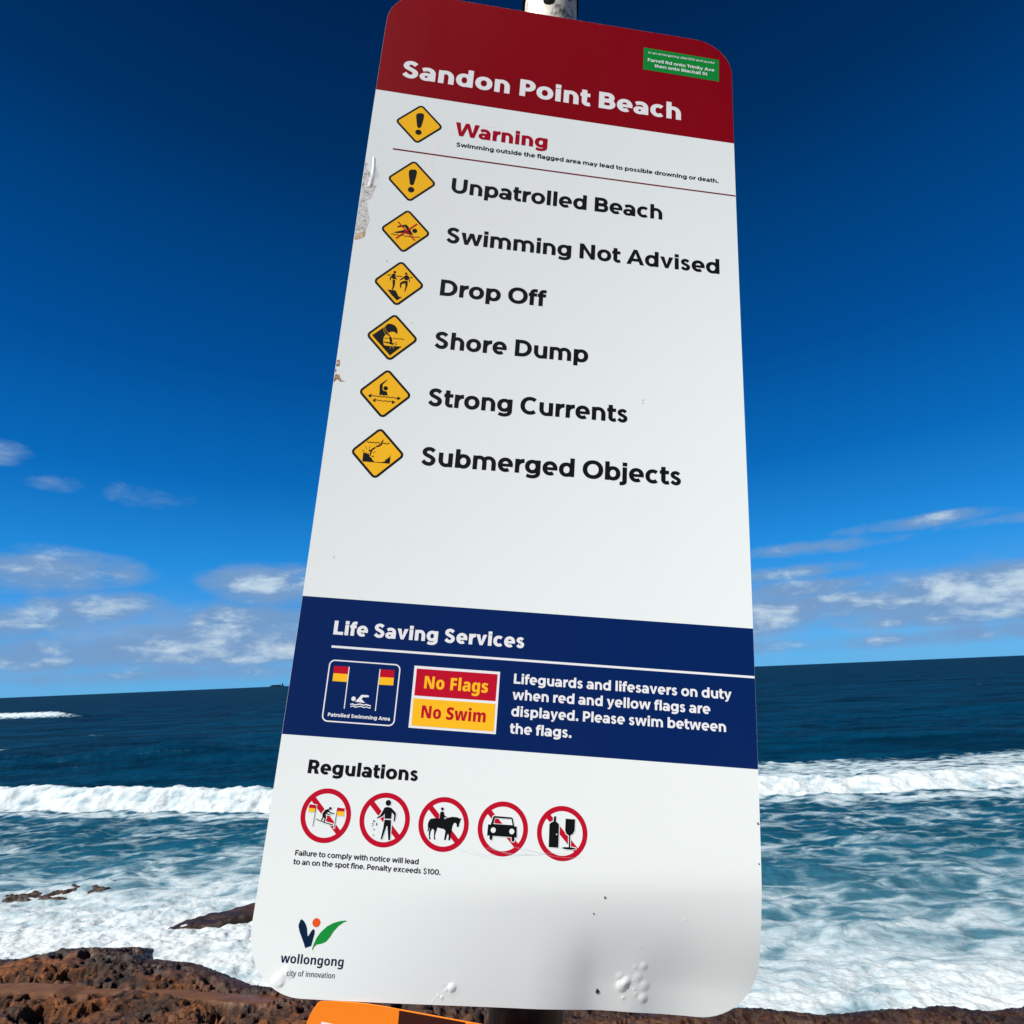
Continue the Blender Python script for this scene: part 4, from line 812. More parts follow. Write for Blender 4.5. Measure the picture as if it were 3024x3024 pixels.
# order: keep outline order, then close along the lower edge of the band
i0 = max(range(len(hb)), key=lambda i: math.dist(hb[i], hb[(i + 1) % len(hb)]))
hb = hb[i0 + 1:] + hb[:i0 + 1]
s_, e_ = hb[0], hb[-1]
ub = [e_[0] + (s_[0] - e_[0]) * k / 40 for k in range(41)]
hb = hb + [(min(max(u, .0002), .5998), RB) for u in ub]
header = print_layer('header_band', [hb], L1, RED, sign, [p for p in grid_pts(0, .6, .402, RB - .003, .012) if inside(p, .004)])
SB0, SB1 = 1.4299, 1.6048
sb = [(.0002 + .5996 * k / 50, SB0) for k in range(51)] + [(.5998, SB0 + (SB1 - SB0) * k / 14) for k in range(1, 14)] + \
     [(.5998 - .5996 * k / 50, SB1) for k in range(51)] + [(.0002, SB1 + (SB0 - SB1) * k / 14) for k in range(1, 14)]
service = print_layer('service_band', [sb], L1, BLUE, sign, grid_pts(.004, .596, SB0 + .003, SB1 - .003, .011))

# ---- lettering
GLY = {}
for fk, txt in FONT.items():
    for ln in txt.strip('\n').split('\n'):
        ch, adv, cs = ln[0], *ln[2:].split('|')
        cont = []
        for c in cs.split(';'):
            if not c: continue
            P_ = []
            for p in c.split(','):
                on = not p.endswith('*'); x, y = p.rstrip('*').split(' '); P_.append((float(x), float(y), on))
            E_ = []
            for i, (x, y, on) in enumerate(P_):
                X, Y, O = P_[(i + 1) % len(P_)]
                E_.append((x, y, on))
                if not on and not O: E_.append(((x + X) / 2, (y + Y) / 2, True))
            k = next(i for i in range(len(E_)) if E_[i][2]); E_ = E_[k:] + E_[:k]
            pts = []; i = 0
            while i < len(E_):
                x, y, _ = E_[i]; pts.append((x, y)); nx = E_[(i + 1) % len(E_)]
                if not nx[2]:
                    X, Y, _ = E_[(i + 2) % len(E_)]
                    for q in (.25, .5, .75): pts.append(((1-q)**2*x + 2*q*(1-q)*nx[0] + q*q*X, (1-q)**2*y + 2*q*(1-q)*nx[1] + q*q*Y))
                    i += 2
                else: i += 1
            d = [p for j, p in enumerate(pts) if math.dist(p, pts[j - 1]) > .3]
            if len(d) > 2: cont.append(d)
        GLY[fk, ch] = (float(adv), cont)
# ---- a geometric sans drawn from rings, stems and arcs (1/1000 em); overlapping outlines merge by winding
def g_font(v, h, vc, hc):
    """v, h: upright / level stroke of the small letters, vc, hc: of the capitals"""
    X, A, C, D, ov = 548.0, 738.0, 720.0, -172.0, 11.0
    def rect(x0, y0, x1, y1): return [(x0, y0), (x1, y0), (x1, y1), (x0, y1)]
    def ell(cx, cy, rx, ry, n_=44, p=2.12):
        o = []
        for k in range(n_):
            a = 2 * math.pi * k / n_; c, s = math.cos(a), math.sin(a)
            o.append((cx + rx * math.copysign(abs(c)**(2 / p), c), cy + ry * math.copysign(abs(s)**(2 / p), s)))
        return o
    def ring(cx, cy, rx, ry, a=v, b=h):
        return [ell(cx, cy, rx, ry), ell(cx, cy, rx - a, ry - b)[::-1]]
    def arc(cx, cy, rx, ry, a0, a1, n_=22):
        o = []
        for k in range(n_ + 1):
            a = rad(a0 + (a1 - a0) * k / n_); c, s = math.cos(a), math.sin(a)
            o.append((cx + rx * math.copysign(abs(c)**(2 / 2.12), c), cy + ry * math.copysign(abs(s)**(2 / 2.12), s)))
        return o
    def pen(pts, a=v, b=h):
        """stroke with flat ends: upright runs are a wide, level runs b"""
        L, R = [], []
        for i, (x, y) in enumerate(pts):
            p, q = pts[max(i - 1, 0)], pts[min(i + 1, len(pts) - 1)]
            tx, ty = q[0] - p[0], q[1] - p[1]; l = math.hypot(tx, ty); nx, ny = -ty / l, tx / l
            wd = 1 / math.sqrt((nx / (a / 2))**2 + (ny / (b / 2))**2)
            L.append((x + nx * wd, y + ny * wd)); R.append((x - nx * wd, y - ny * wd))
        c = L + R[::-1]
        s = sum(p[0] * q[1] - q[0] * p[1] for p, q in zip(c, c[1:] + c[:1]))
        return c if s > 0 else c[::-1]
    def P(*c):
        c = list(c); s = sum(p[0] * q[1] - q[0] * p[1] for p, q in zip(c, c[1:] + c[:1]))
        return c if s > 0 else c[::-1]
    def spline(p, n_=6):
        o = []
        for i in range(len(p) - 1):
            p0, p1, p2, p3 = p[max(i-1, 0)], p[i], p[i+1], p[min(i+2, len(p)-1)]
            for k in range(n_):
                t = k / n_
                o.append(tuple(.5 * (2*b + (c - a)*t + (2*a - 5*b + 4*c - d)*t*t + (3*b - a - 3*c + d)*t**3) for a, b, c, d in zip(p0, p1, p2, p3)))
        return o + [p[-1]]
    def S(x0, wd, H, a, b):
        S_ = [(.90, .800), (.72, .885), (.50, .915), (.26, .870), (.135, .745), (.20, .625), (.42, .545), (.64, .480), (.86, .375), (.865, .225), (.72, .115), (.50, .085), (.25, .130), (.045, .245)]
        bx = lambda x: x0 + a * .42 + (x) * (wd - a * .84)
        by = lambda y: -ov + b / 2 + (y - .085) / .83 * (H + 2 * ov - b)
        return [pen(spline([(bx(x), by(y)) for x, y in S_]), a * .98, b)]
    def hook(x_st, xr, top, a, b, base=0.0, bend=.30):
        """shoulder that leaves an upright at x_st and comes down at xr"""
        rx = (xr - x_st) * .555; cx = xr - rx; ry = top - b / 2 - (top - b / 2) * (1 - .46)
        cy = top - b / 2 - ry
        return pen([(xr, base), (xr, cy * .7)] + arc(cx, cy, rx, ry, 0, 158), a, b)
    def up(c): # turn a letter by 180 degrees inside the x-height
        return c
    G = {}
    def put(ch, adv, *cs):
        flat = []
        for c in cs:
            if c and isinstance(c[0], list): flat += c
            else: flat.append(c)
        G[ch] = (adv, flat)
    ow = 600.0; rx, ry, cy = ow / 2, X / 2 + ov, X / 2
    sb, rb = 52.0, 27.0                                   # side bearings of stems and rounds
    put(' ', 245)
    put('o', ow + 2 * rb, ring(rb + rx, cy, rx, ry))
    put('c', 535 + rb + 6, pen(arc(rb + rx * .97, cy, rx * .97 - v / 2, ry - h / 2, 47, 313)))
    ew = 572.0; hb = h * .80
    e_ = arc(rb + ew / 2, cy, ew / 2 - v / 2, ry - h / 2, 0, 308, 34)
    put('e', ew + rb + 30, pen(e_), rect(rb + v * .7, cy - hb * .62, rb + ew - v * .45, cy + hb * .38), rect(rb + ew - v, cy - hb * .62, rb + ew - 3, cy + 8))
    dw = ow * .985
    put('d', dw + rb + sb, ring(rb + rx * .96, cy, rx * .96, ry), rect(rb + dw - v, 0, rb + dw, A))
    put('b', dw + rb + sb, ring(sb + dw - rx * .96, cy, rx * .96, ry), rect(sb, 0, sb + v, A))
    put('p', dw + rb + sb, ring(sb + dw - rx * .96, cy, rx * .96, ry), rect(sb, D + 8, sb + v, X))
    put('q', dw + rb + sb, ring(rb + rx * .96, cy, rx * .96, ry), rect(rb + dw - v, D + 8, rb + dw, X))
    gx = rb + dw - v / 2; gc = rb + rx * .92
    put('g', dw + rb + sb, ring(rb + rx * .95, cy + 12, rx * .95, ry - 12), rect(rb + dw - v, 40, rb + dw, X),
        pen([(gx, 60)] + arc(gc, 40, gx - gc, 40 - (D - 4 + h * .46), 0, -90, 12) + [(gc - 60, D - 2 + h * .46), (gc - 125, D + 8 + h * .5), (gc - 200, D + 46 + h * .42)], v, h * .95))
    nw = 540.0; xr = sb + nw - v / 2
    put('n', nw + 2 * sb - 6, rect(sb, 0, sb + v, X), hook(sb + v / 2, xr, X + ov, v, h))
    put('h', nw + 2 * sb - 6, rect(sb, 0, sb + v, A), hook(sb + v / 2, xr, X + ov, v, h))
    put('u', nw + 2 * sb - 6, rect(sb + nw - v, 0, sb + nw, X), P(*[(2 * sb + nw - x, X - y) for x, y in hook(sb + v / 2, xr, X + ov, v, h)]))
    mw = 880.0; m1 = sb + mw / 2; m2 = sb + mw - v / 2
    put('m', mw + 2 * sb - 6, rect(sb, 0, sb + v, X), hook(sb + v / 2, m1, X + ov, v * .98, h), hook(m1, m2, X + ov, v * .98, h))
    rw = 352.0
    put('r', rw + sb + 2, rect(sb, 0, sb + v, X), pen([(sb + v * .45, X * .50)] + arc(sb + rw + 20, X * .50, rw + 20 - v * .55, X * .5 + ov - h / 2, 172, 100, 12) + [(sb + rw - 1, X + ov - h / 2 - 1)], v, h * 1.12))
    aw = 520.0; ax = rb + aw
    put('a', aw + rb + sb - 4, rect(ax - v, 0, ax, X * .58), ring(rb + 205, X * .29, 205 + v * .12, X * .29 + ov, v * .92, h * .84), rect(rb + 240, X * .58 - h * .70, ax - v * .5, X * .58 - h * .02),
        pen([(ax - v / 2, X * .40), (ax - v / 2, X * .56)] + arc(rb + aw * .47, X * .56, ax - v / 2 - rb - aw * .47, X * .44 + ov - h / 2, 0, 90, 14) + [(rb + aw * .30, X + ov - h / 2 - 8), (rb + 62, X - h * .5 - 38)], v, h))
    G['a'] = (G['a'][0], [c for c in G['a'][1]])
    iw = v + 2; idt = v * .88
    put('i', iw + 2 * sb, rect(sb, 0, sb + iw, X), rect(sb - 3, A + 2 - idt, sb + iw + 3, A + 2))
    put('l', iw + 2 * sb, rect(sb, 0, sb + iw, A))
    put('j', iw + 2 * sb, rect(sb - 3, A + 2 - idt, sb + iw + 3, A + 2), pen([(sb + v / 2, X), (sb + v / 2, 0)] + arc(sb - 70, -25, 70 + v / 2, -(D - 4 + h * .5) - 25, 0, -80, 10) + [(sb - 100, D + 2 + h * .5)]))
    tx = 66 + v / 2
    put('t', 380, rect(14, X - h, 366, X), pen([(tx, X + 142), (tx, 190)] + arc(tx + 130, 170, 130, 170 + ov - h / 2, 180, 268, 12) + [(368, h * .5 + 8)]))
    put('f', 360, rect(14, X - h, 350, X), pen([(tx, 0), (tx, X + 10)] + arc(tx + 125, X + 5, 125, A + 6 - h / 2 - X - 5, 180, 92, 12) + [(362, A + 1 - h / 2)]))
    put('s', 458 + 2 * 14, S(14, 458, X, v * .93, h * .92))
    k = v * 1.06
    put('v', 600, P((14, X), (14 + k, X), (300, 175), (586 - k, X), (586, X), (300 + v * .40, 0), (300 - v * .40, 0)))
    put('y', 600, P((14, X), (14 + k, X), (306, 178), (590 - k, X), (590, X), (340, -60), (300, -125), (235, -172), (170, -178), (95, -162), (118, -52), (160, -66), (205, -52), (228, -10)))
    put('w', 905, P((12, X), (12 + k, X), (250, 190), (368, X + 2), (537, X + 2), (655, 190), (893 - k, X), (893, X), (655 + v * .46, 0), (655 - v * .40, 0), (452, 345), (250 + v * .40, 0), (250 - v * .46, 0)))
    put('x', 590, P((14, 0), (208, 278), (24, X), (24 + k * 1.16, X), (296, 386), (398 - k * .2, X), (568, X), (384, 276), (578, 0), (578 - k * 1.16, 0), (296, 170), (180, 0)))
    put('k', 600, rect(sb, 0, sb + v, A), P((sb + v - 10, 140), (sb + v - 10, 300), (390, X), (575, X), (370, 325), (588, 0), (412, 0), (270, 215)))
    # capitals
    put('O', 786 + 40, ring(20 + 393, C / 2, 393, C / 2 + ov, vc, hc))
    put('0', 690, ring(345, C / 2, 312, C / 2 + ov, vc * .96, hc))
    put('C', 690 + 24, pen(arc(20 + 378, C / 2, 378 - vc / 2, C / 2 + ov - hc / 2, 48, 312, 30), vc, hc))
    put('S', 612 + 2 * 16, S(16, 612, C, vc * .98, hc * .98))
    put('$', 660, S(40, 570, C, vc * .92, hc * .86), rect(330 - v * .30, C - 20, 330 + v * .30, C + 92), rect(330 - v * .30, -92, 330 + v * .30, 20))
    s2 = 60.0
    def bowl(x0, y0, y1, xr_, a=vc, b=hc):
        r = (y1 - y0) / 2 - b / 2; cxx = xr_ - a / 2 - min(r * 1.12, xr_ - a / 2 - x0 - 40)
        return pen([(x0, y0 + b / 2)] + arc(cxx, (y0 + y1) / 2, xr_ - a / 2 - cxx, r, -90, 90, 24) + [(x0, y1 - b / 2)], a, b)
    put('D', 735 + 36, rect(s2, 0, s2 + vc, C), bowl(s2 + vc * .5, 0, C, 735))
    put('P', 640, rect(s2, 0, s2 + vc, C), bowl(s2 + vc * .5, 225, C, 616))
    put('R', 690, rect(s2, 0, s2 + vc, C), bowl(s2 + vc * .5, 235, C, 636), P((s2 + vc + 110, 280), (s2 + vc + 285, 280), (668, 0), (668 - vc * 1.18, 0)))
    put('B', 690, rect(s2, 0, s2 + vc, C), bowl(s2 + vc * .5, 0, C * .5 + hc * .5, 662, vc, hc), bowl(s2 + vc * .5, C * .5 - hc * .42, C, 626, vc, hc))
    put('L', 590, rect(s2, 0, s2 + vc, C), rect(s2, 0, 572, hc))
    put('F', 620, rect(s2, 0, s2 + vc, C), rect(s2, C - hc, 600, C), rect(s2, C * .5 - hc * .66, 550, C * .5 + hc * .34))
    put('T', 620, rect(310 - vc / 2, 0, 310 + vc / 2, C), rect(18, C - hc, 602, C))
    put('I', vc + 2 * s2, rect(s2, 0, s2 + vc, C))
    put('N', 790, rect(s2, 0, s2 + vc, C), rect(720 - vc, 0, 720, C), P((s2 + 2, C), (s2 + vc * .98, C), (718, 0), (720 - vc * .98, 0)))
    uw = 668.0
    put('U', uw + 2 * 64, pen([(64 + vc / 2, C), (64 + vc / 2, 300)] + arc(64 + uw / 2, 300, uw / 2 - vc / 2, 300 + ov - hc / 2, 180, 360, 24) + [(64 + uw - vc / 2, C)], vc, hc))
    kc = vc * 1.07
    put('A', 790, P((12, 0), (318, C + 3), (472, C + 3), (778, 0), (778 - kc, 0), (395, 548), (8 + kc, 0)), rect(190, 150, 600, 150 + hc * .92))
    put('W', 1120, P((12, C), (12 + kc, C), (305, 225), (475, C + 2), (645, C + 2), (815, 225), (1108 - kc, C), (1108, C), (815 + vc * .46, 0), (815 - vc * .46, 0), (560, 470), (305 + vc * .46, 0), (305 - vc * .46, 0)))
    put('1', 400, rect(160, 0, 160 + vc, C), P((30, 566), (62, 566 - hc * .92), (162, 610), (165 + vc * .5, C), (150, C)))
    dt = v * 1.04
    put('.', dt + 2 * 50, rect(50, 0, 50 + dt, dt))
    return G

for fk, wts in (('H', (190, 152, 200, 160)), ('B', (170, 143, 176, 149)), ('M', (150, 126, 156, 132)), ('T', (104, 90, 108, 94))):
    for ch, val in g_font(*wts).items(): GLY[fk, ch] = val
GTRI = {}
def glyph_tri(fk, ch):
    if (fk, ch) not in GTRI:
        c = GLY[fk, ch][1]
        GTRI[fk, ch] = tri2d(c) if c else (np.zeros((0, 2)), np.zeros((0, 3), int))
    return GTRI[fk, ch]
CAPH = dict(H=720, B=720, M=720, T=720, N=714, W=760, C=760)
KERN = {('A', 'v'): -28, ('W', 'a'): -30, ('T', 'r'): -50, ('F', 'a'): -25, ('P', 'o'): -12, ('r', 'o'): -6, ('A', 'd'): -10}
def lettering(s, fk, colour, u0, u1, v, cap, parent, lift, name='lettering'):
    sy = cap / CAPH[fk]
    x = 0.0; pos = []
    for i, ch in enumerate(s):
        pos.append(x); x += GLY[fk, ch][0] + KERN.get((ch, s[i + 1] if i + 1 < len(s) else ''), 0)
    g0 = min(p[0] for c in GLY[fk, s[0]][1] for p in c)
    g1 = pos[-1] + max(p[0] for c in GLY[fk, s[-1]][1] for p in c)
    sx = (u1 - u0) / (g1 - g0)
    vs, fs = [], []
    for ch, px in zip(s, pos):
        V, F = glyph_tri(fk, ch)
        k = len(vs)
        vs += [loc(u0 + (px + a - g0) * sx, v - b * sy, lift) for a, b in V]
        for a, b, c in F:
            cr = (V[b][0]-V[a][0])*(V[c][1]-V[a][1]) - (V[b][1]-V[a][1])*(V[c][0]-V[a][0])
            fs.append((k + a, k + b, k + c) if cr > 0 else (k + a, k + c, k + b))
    o = mesh_obj(name, vs, fs, INK[colour], parent)
    o['label'] = '%s lettering reading %s' % (colour if colour != 'navy' else 'dark blue', s)
    print('%-30s sx/sy %.3f' % (s[:30], sx / sy))
    return o

sticker_c = [poly(ART['sticker'][0])]
sticker = print_layer('emergency_sticker', [ccw(sticker_c[0])], L2, GREEN, sign, grid_pts(.452, .57, .442, .482, .012))
sticker['label'] = 'small green emergency address sticker on the red header'

nf = [ccw(poly(ART[k][0])) for k in ('nf_white', 'nf_red', 'nf_yellow')]
noflags = print_layer('flag_notice', [nf[0]], L2, LWHITE, sign)
noflags['label'] = 'white framed red and yellow notice about flags'
nf_top = print_layer('red_field', [nf[1]], L3, CRIMSON, noflags)
nf_bot = print_layer('yellow_field', [nf[2]], L3, YELLOW, noflags)

pb = poly(PB_OUTER)
u0_ = (pb[0][0] + pb[3][0]) / 2; u1_ = (pb[1][0] + pb[2][0]) / 2; v0_ = (pb[0][1] + pb[1][1]) / 2; v1_ = (pb[2][1] + pb[3][1]) / 2
swimbox = print_layer('swimming_area_panel', [rrect(u0_, u1_, v0_, v1_, .0075), rrect(u0_ + .0016, u1_ - .0016, v0_ + .0016, v1_ - .0016, .0060)[::-1]], L2, LWHITE, sign)
swimbox['label'] = 'rounded white outline with two red and yellow flags and a swimmer'
for key, mt in (('pb_red', CRIMSON), ('pb_yellow', YELLOW)):
    for c in art(key): print_layer('red_half_flag' if mt is CRIMSON else 'yellow_half_flag', [c], L2, mt, swimbox)
print_layer('swimmer_pictogram', art('pb_white'), L3, LWHITE, swimbox)

for row in TEXT:
    s, fk, colour, u0, u1, v, cap = row
    u0, u1, v, cap = u0 / 1000, u1 / 1000, v / 1000, cap / 1000
    par, lift = sign, L2
    if s.startswith(('In an emer', 'Farrell', 'then onto')): par, lift = sticker, L4
    if s == 'No Flags': par, lift = nf_top, L4
    if s == 'No Swim': par, lift = nf_bot, L4
    if s.startswith('Patrolled'): par = swimbox
    if s.startswith('In an emer'): cap, fk = .0049, 'T'
    if s.startswith(('Farrell', 'then onto')): fk = 'M'
    if par is sign and fk == 'B' and colour == 'white': cap = .0126
    if s == 'Warning' : INK['red'] = paint('warning_red_print', (0.36, 0.003, 0.016), 0.38, 0.10, 40)
    lettering(s, fk, colour, u0, u1, v, cap, par, lift)
    if s == 'Warning': INK['red'] = CRIMSON

# ---- ruled lines
def rule(p, q, wd, mat, lab):
    p, q = (p[0] / 1000, p[1] / 1000), (min(q[0], 599.4) / 1000, q[1] / 1000)
    n_ = 60; v = (p[1] + q[1]) / 2
    top = [(p[0] + (q[0] - p[0]) * k / n_, v - wd / 2) for k in range(n_ + 1)]
    bot = [(a, v + wd / 2) for a, _ in top][::-1]
    o = print_layer('ruled_line', [top + bot], L2, mat, sign); o['label'] = lab
    return o
rule((RULES[0][0][0], 724.75), (RULES[0][1][0], 724.75), .0024, paint('rule_red', (0.175, 0.0022, 0.008), .4, .03), 'thin dark red ruled line under the warning text')
rule(*RULES[1], .0029, LWHITE, 'white ruled line across the blue band')

# ---- diamond warning symbols
DU, DH = 0.07527693, 0.03882767
DV = [0.67117825, 0.77875588, 0.86831019, 0.95770061, 1.04601215, 1.13444029, 1.22433558]
def diamond(cu, cv_, h_, r):
    q = h_ - r * math.sqrt(2); P_ = []
    for k in range(4):
        cx, cy = q * math.cos(k * math.pi / 2), q * math.sin(k * math.pi / 2)
        for j in range(9):
            a = -math.pi / 4 + j * math.pi / 16 + k * math.pi / 2
            P_.append((cu + cx + r * math.cos(a), cv_ + cy + r * math.sin(a)))
    return P_
ro = .18 * DH; bt = .0034
DNAMES = [('exc', 'yellow diamond with exclamation mark beside the red warning heading'), ('exc', 'yellow diamond with exclamation mark below the red line'),
          ('swim_black', 'yellow diamond with crossed out swimmer'), ('drop', 'yellow diamond with two people at a drop off'),
          ('dump', 'yellow diamond with a body dumped by a wave'), ('strong', 'yellow diamond with arm raised above currents'),
          ('subm', 'yellow diamond with a diver hitting rocks')]
for k, (key, lab) in enumerate(DNAMES):
    outer = diamond(DU, DV[k], DH, ro)
    sym = print_layer('warning_symbol', [outer], L1, BLACK, sign); sym['label'] = lab
    ri = ro - bt; qi = (DH - ro * math.sqrt(2)) + ri * math.sqrt(2)
    print_layer('yellow_field', [diamond(DU, DV[k], qi, ri)], L2, YELLOW, sym)
    pol = art(key)
    if key == 'exc':
        pol = [[(a, b + DV[k] - DV[0]) for a, b in c] for c in pol]
    print_layer('pictogram', pol, L3, BLACK, sym)
    if key == 'swim_black': print_layer('red_cross', art('swim_red'), L4, CRIMSON, sym)
    if key == 'dump': print_layer('splash_lines', art('dump_yellow'), L4, YELLOW, sym)

# ---- prohibition symbols
CV_, CR_ = 1.69530958, 0.03085844
CU_ = [0.06880525, 0.1413, 0.21381387, 0.28656024, 0.35927816]
CN = [('c1', 'red prohibition ring over a surfer between flags'), ('c2', 'red prohibition ring over a person littering'), ('c3', 'red prohibition ring over a horse rider'),
      ('c4', 'red prohibition ring over a car'), ('c5', 'red prohibition ring over a bottle and glass')]
for k, (key, lab) in enumerate(CN):
    c0 = CU_[k]
    rin = CR_ * .81
    ring_ = [circle(c0, CV_, CR_), circle(c0, CV_, rin)[::-1]]
    hw = CR_ * .105; R_in = CR_ * .84
    d = math.sqrt(.5)
    bar = [(c0 + (s * R_in * d + n_ * hw * d), CV_ + (s * R_in * d - n_ * hw * d)) for s, n_ in ((-1, -1), (1, -1), (1, 1), (-1, 1))]
    sym = print_layer('prohibition_symbol', ring_ + [ccw(bar)], L1, CRIMSON, sign); sym['label'] = lab
    pol = art(key + '_black')
    halo = []
    for c in pol:
        if c == ccw(c): halo.append(inflate(c, .0011))
        else:
            halo.append(inflate(ccw(c), -.0009)[::-1])
    if key == 'c1':
        halo += [inflate(c, .0010) for c in art('c1_red') + art('c1_yellow')]
    halo = [c for c in halo if max(math.hypot(p[0] - c0, p[1] - CV_) for p in c) < CR_ * .93]
    if key != 'c3': print_layer('white_halo', halo, L2, WHITE, sym)
    else: print_layer('white_halo', [inflate(c, .0006) for c in pol[:2]], L2, WHITE, sym)
    print_layer('pictogram', pol, L3, BLACK, sym)
    if key == 'c1':
        
        for c in art('c1_red'): print_layer('red_half_flag', [c], L3, CRIMSON, sym)
        for c in art('c1_yellow'): print_layer('yellow_half_flag', [c], L3, YELLOW, sym)
    if key + '_white' in ART: 
        for c in art(key + '_white'): print_layer('headlamp' if key == 'c4' else 'white_dot', [c], L4, WHITE, sym)

# ---- council emblem
logo = print_layer('council_emblem', art('lg_navy'), L2, NAVY, sign); logo['label'] = 'dark blue, orange and green leaf emblem'
print_layer('orange_disc', art('lg_orange'), L2, ORANGE, logo)
print_layer('green_leaf', art('lg_green'), L2, LGREEN, logo)

# ---- wear: peeled edge, rust, ghost of a removed sticker, scratches, chips
def worn(name, stops, scale, rough=.8):
    m, n, b = material(name, (.5, .5, .5), rough, .2)
    P_ = pos_node(n)
    v = n.noise(P_, scale, 7.0, 0.7, .5)
    n.l.new(n.ramp(v, stops), b.inputs['Base Color'])
    bp = n.add('ShaderNodeBump', {'Strength': .6, 'Distance': .001, 'Height': v}); n.l.new(bp.outputs[0], b.inputs['Normal'])
    return m
PEEL = worn('bare_primer', [(.30, (.14, .13, .11)), (.40, (.40, .385, .35)), (.50, (.64, .63, .60)), (.62, (.74, .74, .725)), (.7, (.55, .53, .49))], 190)
BROWN = worn('lifted_edge_stain', [(.35, (.36, .21, .11)), (.5, (.62, .45, .28)), (.65, (.74, .66, .52))], 160)
RUST = worn('rust_stain', [(.35, (.10, .05, .03)), (.5, (.38, .20, .10)), (.65, (.70, .60, .50))], 220)
def clampu(c): return [(max(p[0], .0004), p[1]) for p in c]
print_layer('peeled_patch', [ccw(clampu(poly(ART['peel'][0])))], .00006, PEEL, sign, [p for p in inner if p[0] < .028 and .74 < p[1] < .86])
print_layer('stained_edge', [ccw(clampu(poly(ART['peelbrown'][0])))], .00012, BROWN, sign)
for s in ART['rust']: print_layer('rust_mark', [ccw(clampu(poly(s)))], .00008, RUST, sign)
GHOST = paint('glue_residue', (0.815, 0.825, 0.80), 0.33, 0.04, 20)
def arc(pts3, wd, n_=60, a0=0, a1=360):
    (x1, y1), (x2, y2), (x3, y3) = [(p[0] / 1000, p[1] / 1000) for p in pts3]
    D_ = 2 * (x1 * (y2 - y3) + x2 * (y3 - y1) + x3 * (y1 - y2))
    ux = ((x1*x1+y1*y1)*(y2-y3) + (x2*x2+y2*y2)*(y3-y1) + (x3*x3+y3*y3)*(y1-y2)) / D_
    uy = ((x1*x1+y1*y1)*(x3-x2) + (x2*x2+y2*y2)*(x1-x3) + (x3*x3+y3*y3)*(x2-x1)) / D_
    r = math.hypot(x1 - ux, y1 - uy)
    A = [rad(a0 + (a1 - a0) * k / n_) for k in range(n_ + 1)]
    return [(ux + (r + wd) * math.cos(a), uy + (r + wd) * math.sin(a)) for a in A] + [(ux + (r - wd) * math.cos(a), uy + (r - wd) * math.sin(a)) for a in A[::-1]]
print_layer('glue_ghost', [ccw(arc(RING, .0055, 60, -10, 275))], .00003, GHOST, sign)
SCR = material('pencil_scratch', (.55, .58, .61), .6)[0]
random.seed(5)
scr = []
for k in range(8):
    a0_ = .228 + .012 * random.random() + .012 * k; v_ = 1.712 + .004 * random.random() - .0006 * k
    ln_ = .03 + .045 * random.random(); sag = .008 + .006 * random.random()
    P_ = [(a0_ + ln_ * t_ / 20, v_ + sag * math.sin(math.pi * (.15 + .55 * t_ / 20))) for t_ in range(21)]
    scr.append(ccw([(a, b - .00008) for a, b in P_] + [(a, b + .00008) for a, b in P_[::-1]]))
for k, c in enumerate(scr[:1]): pass
print_layer('scratch_marks', scr, L4 + .00005, SCR, sign)
CHIP = dict(k=material('dark_chip', (.02, .02, .018), .8)[0], b=material('brown_chip', (.25, .13, .07), .8)[0], g=material('grey_chip', (.5, .52, .53), .7)[0])
for key in 'kbg':
    cs = []
    for (a, b), r, kk in SPECKS:
        if kk != key: continue
        r = r * .00030
        a = min(a, 597.5)
        cs.append([(a / 1000 + r * (1 + .35 * math.sin(5 * q_)) * math.cos(q_), b / 1000 + r * (1.25 + .3 * math.cos(3 * q_)) * math.sin(q_)) for q_ in [2 * math.pi * i / 14 for i in range(14)]])
    for c in cs: print_layer('paint_chip', [ccw(c)], L4 + .00006, CHIP[key], sign)

# ================================================================== POST
def sign_pt(u, v, z=0.0):
    return EYE + M3 @ (RS @ Vector((u - .3, v - .8, z)) + TS)
pa = sign_pt(.278, .33, .057); pb_ = sign_pt(.340, 1.907, .088)
axis = (pb_ - pa).normalized()
top = pa - axis * .055
tg = (4.42 - top.z) / axis.z
foot = top + axis * tg
post = bpy.data.objects.new('sign_post', None); COL.objects.link(post)
Zp = -axis; Yp = (SN - SN.dot(Zp) * Zp).normalized(); Xp = Yp.cross(Zp)
PM = Matrix((Xp, Yp, Zp)).transposed().to_4x4(); PM.translation = foot
post.matrix_world = PM
tag(post, 'weathered galvanised steel post standing behind the beach sign', 'post')
HP = tg
gm_, gn_, gb_ = material('galvanised_steel', (.4, .4, .38), .55, .5, .25)
P_ = pos_node(gn_)
va = gn_.noise(gn_.vmath('MULTIPLY', P_, (1, 1, .5)), 45.0, 8.0, .68, .6)
vb_ = gn_.noise(P_, 7.0, 4.0, .6)
gc_ = gn_.ramp(gn_.math('ADD', gn_.math('MULTIPLY', va, .7), gn_.math('MULTIPLY', vb_, .3)), [(.36, (.03, .028, .025)), (.44, (.16, .15, .13)), (.50, (.52, .49, .42)), (.60, (.72, .68, .56)), (.72, (.35, .31, .25))])
lowz = gn_.sstep(gn_.add('ShaderNodeSeparateXYZ', {0: P_}).outputs[2], HP - 1.15, HP - 1.45)
rc_ = gn_.ramp(va, [(.35, (.020, .014, .011)), (.5, (.060, .036, .022)), (.65, (.13, .085, .055))])
gn_.l.new(gn_.mix(lowz, gc_, rc_), gb_.inputs['Base Color'])
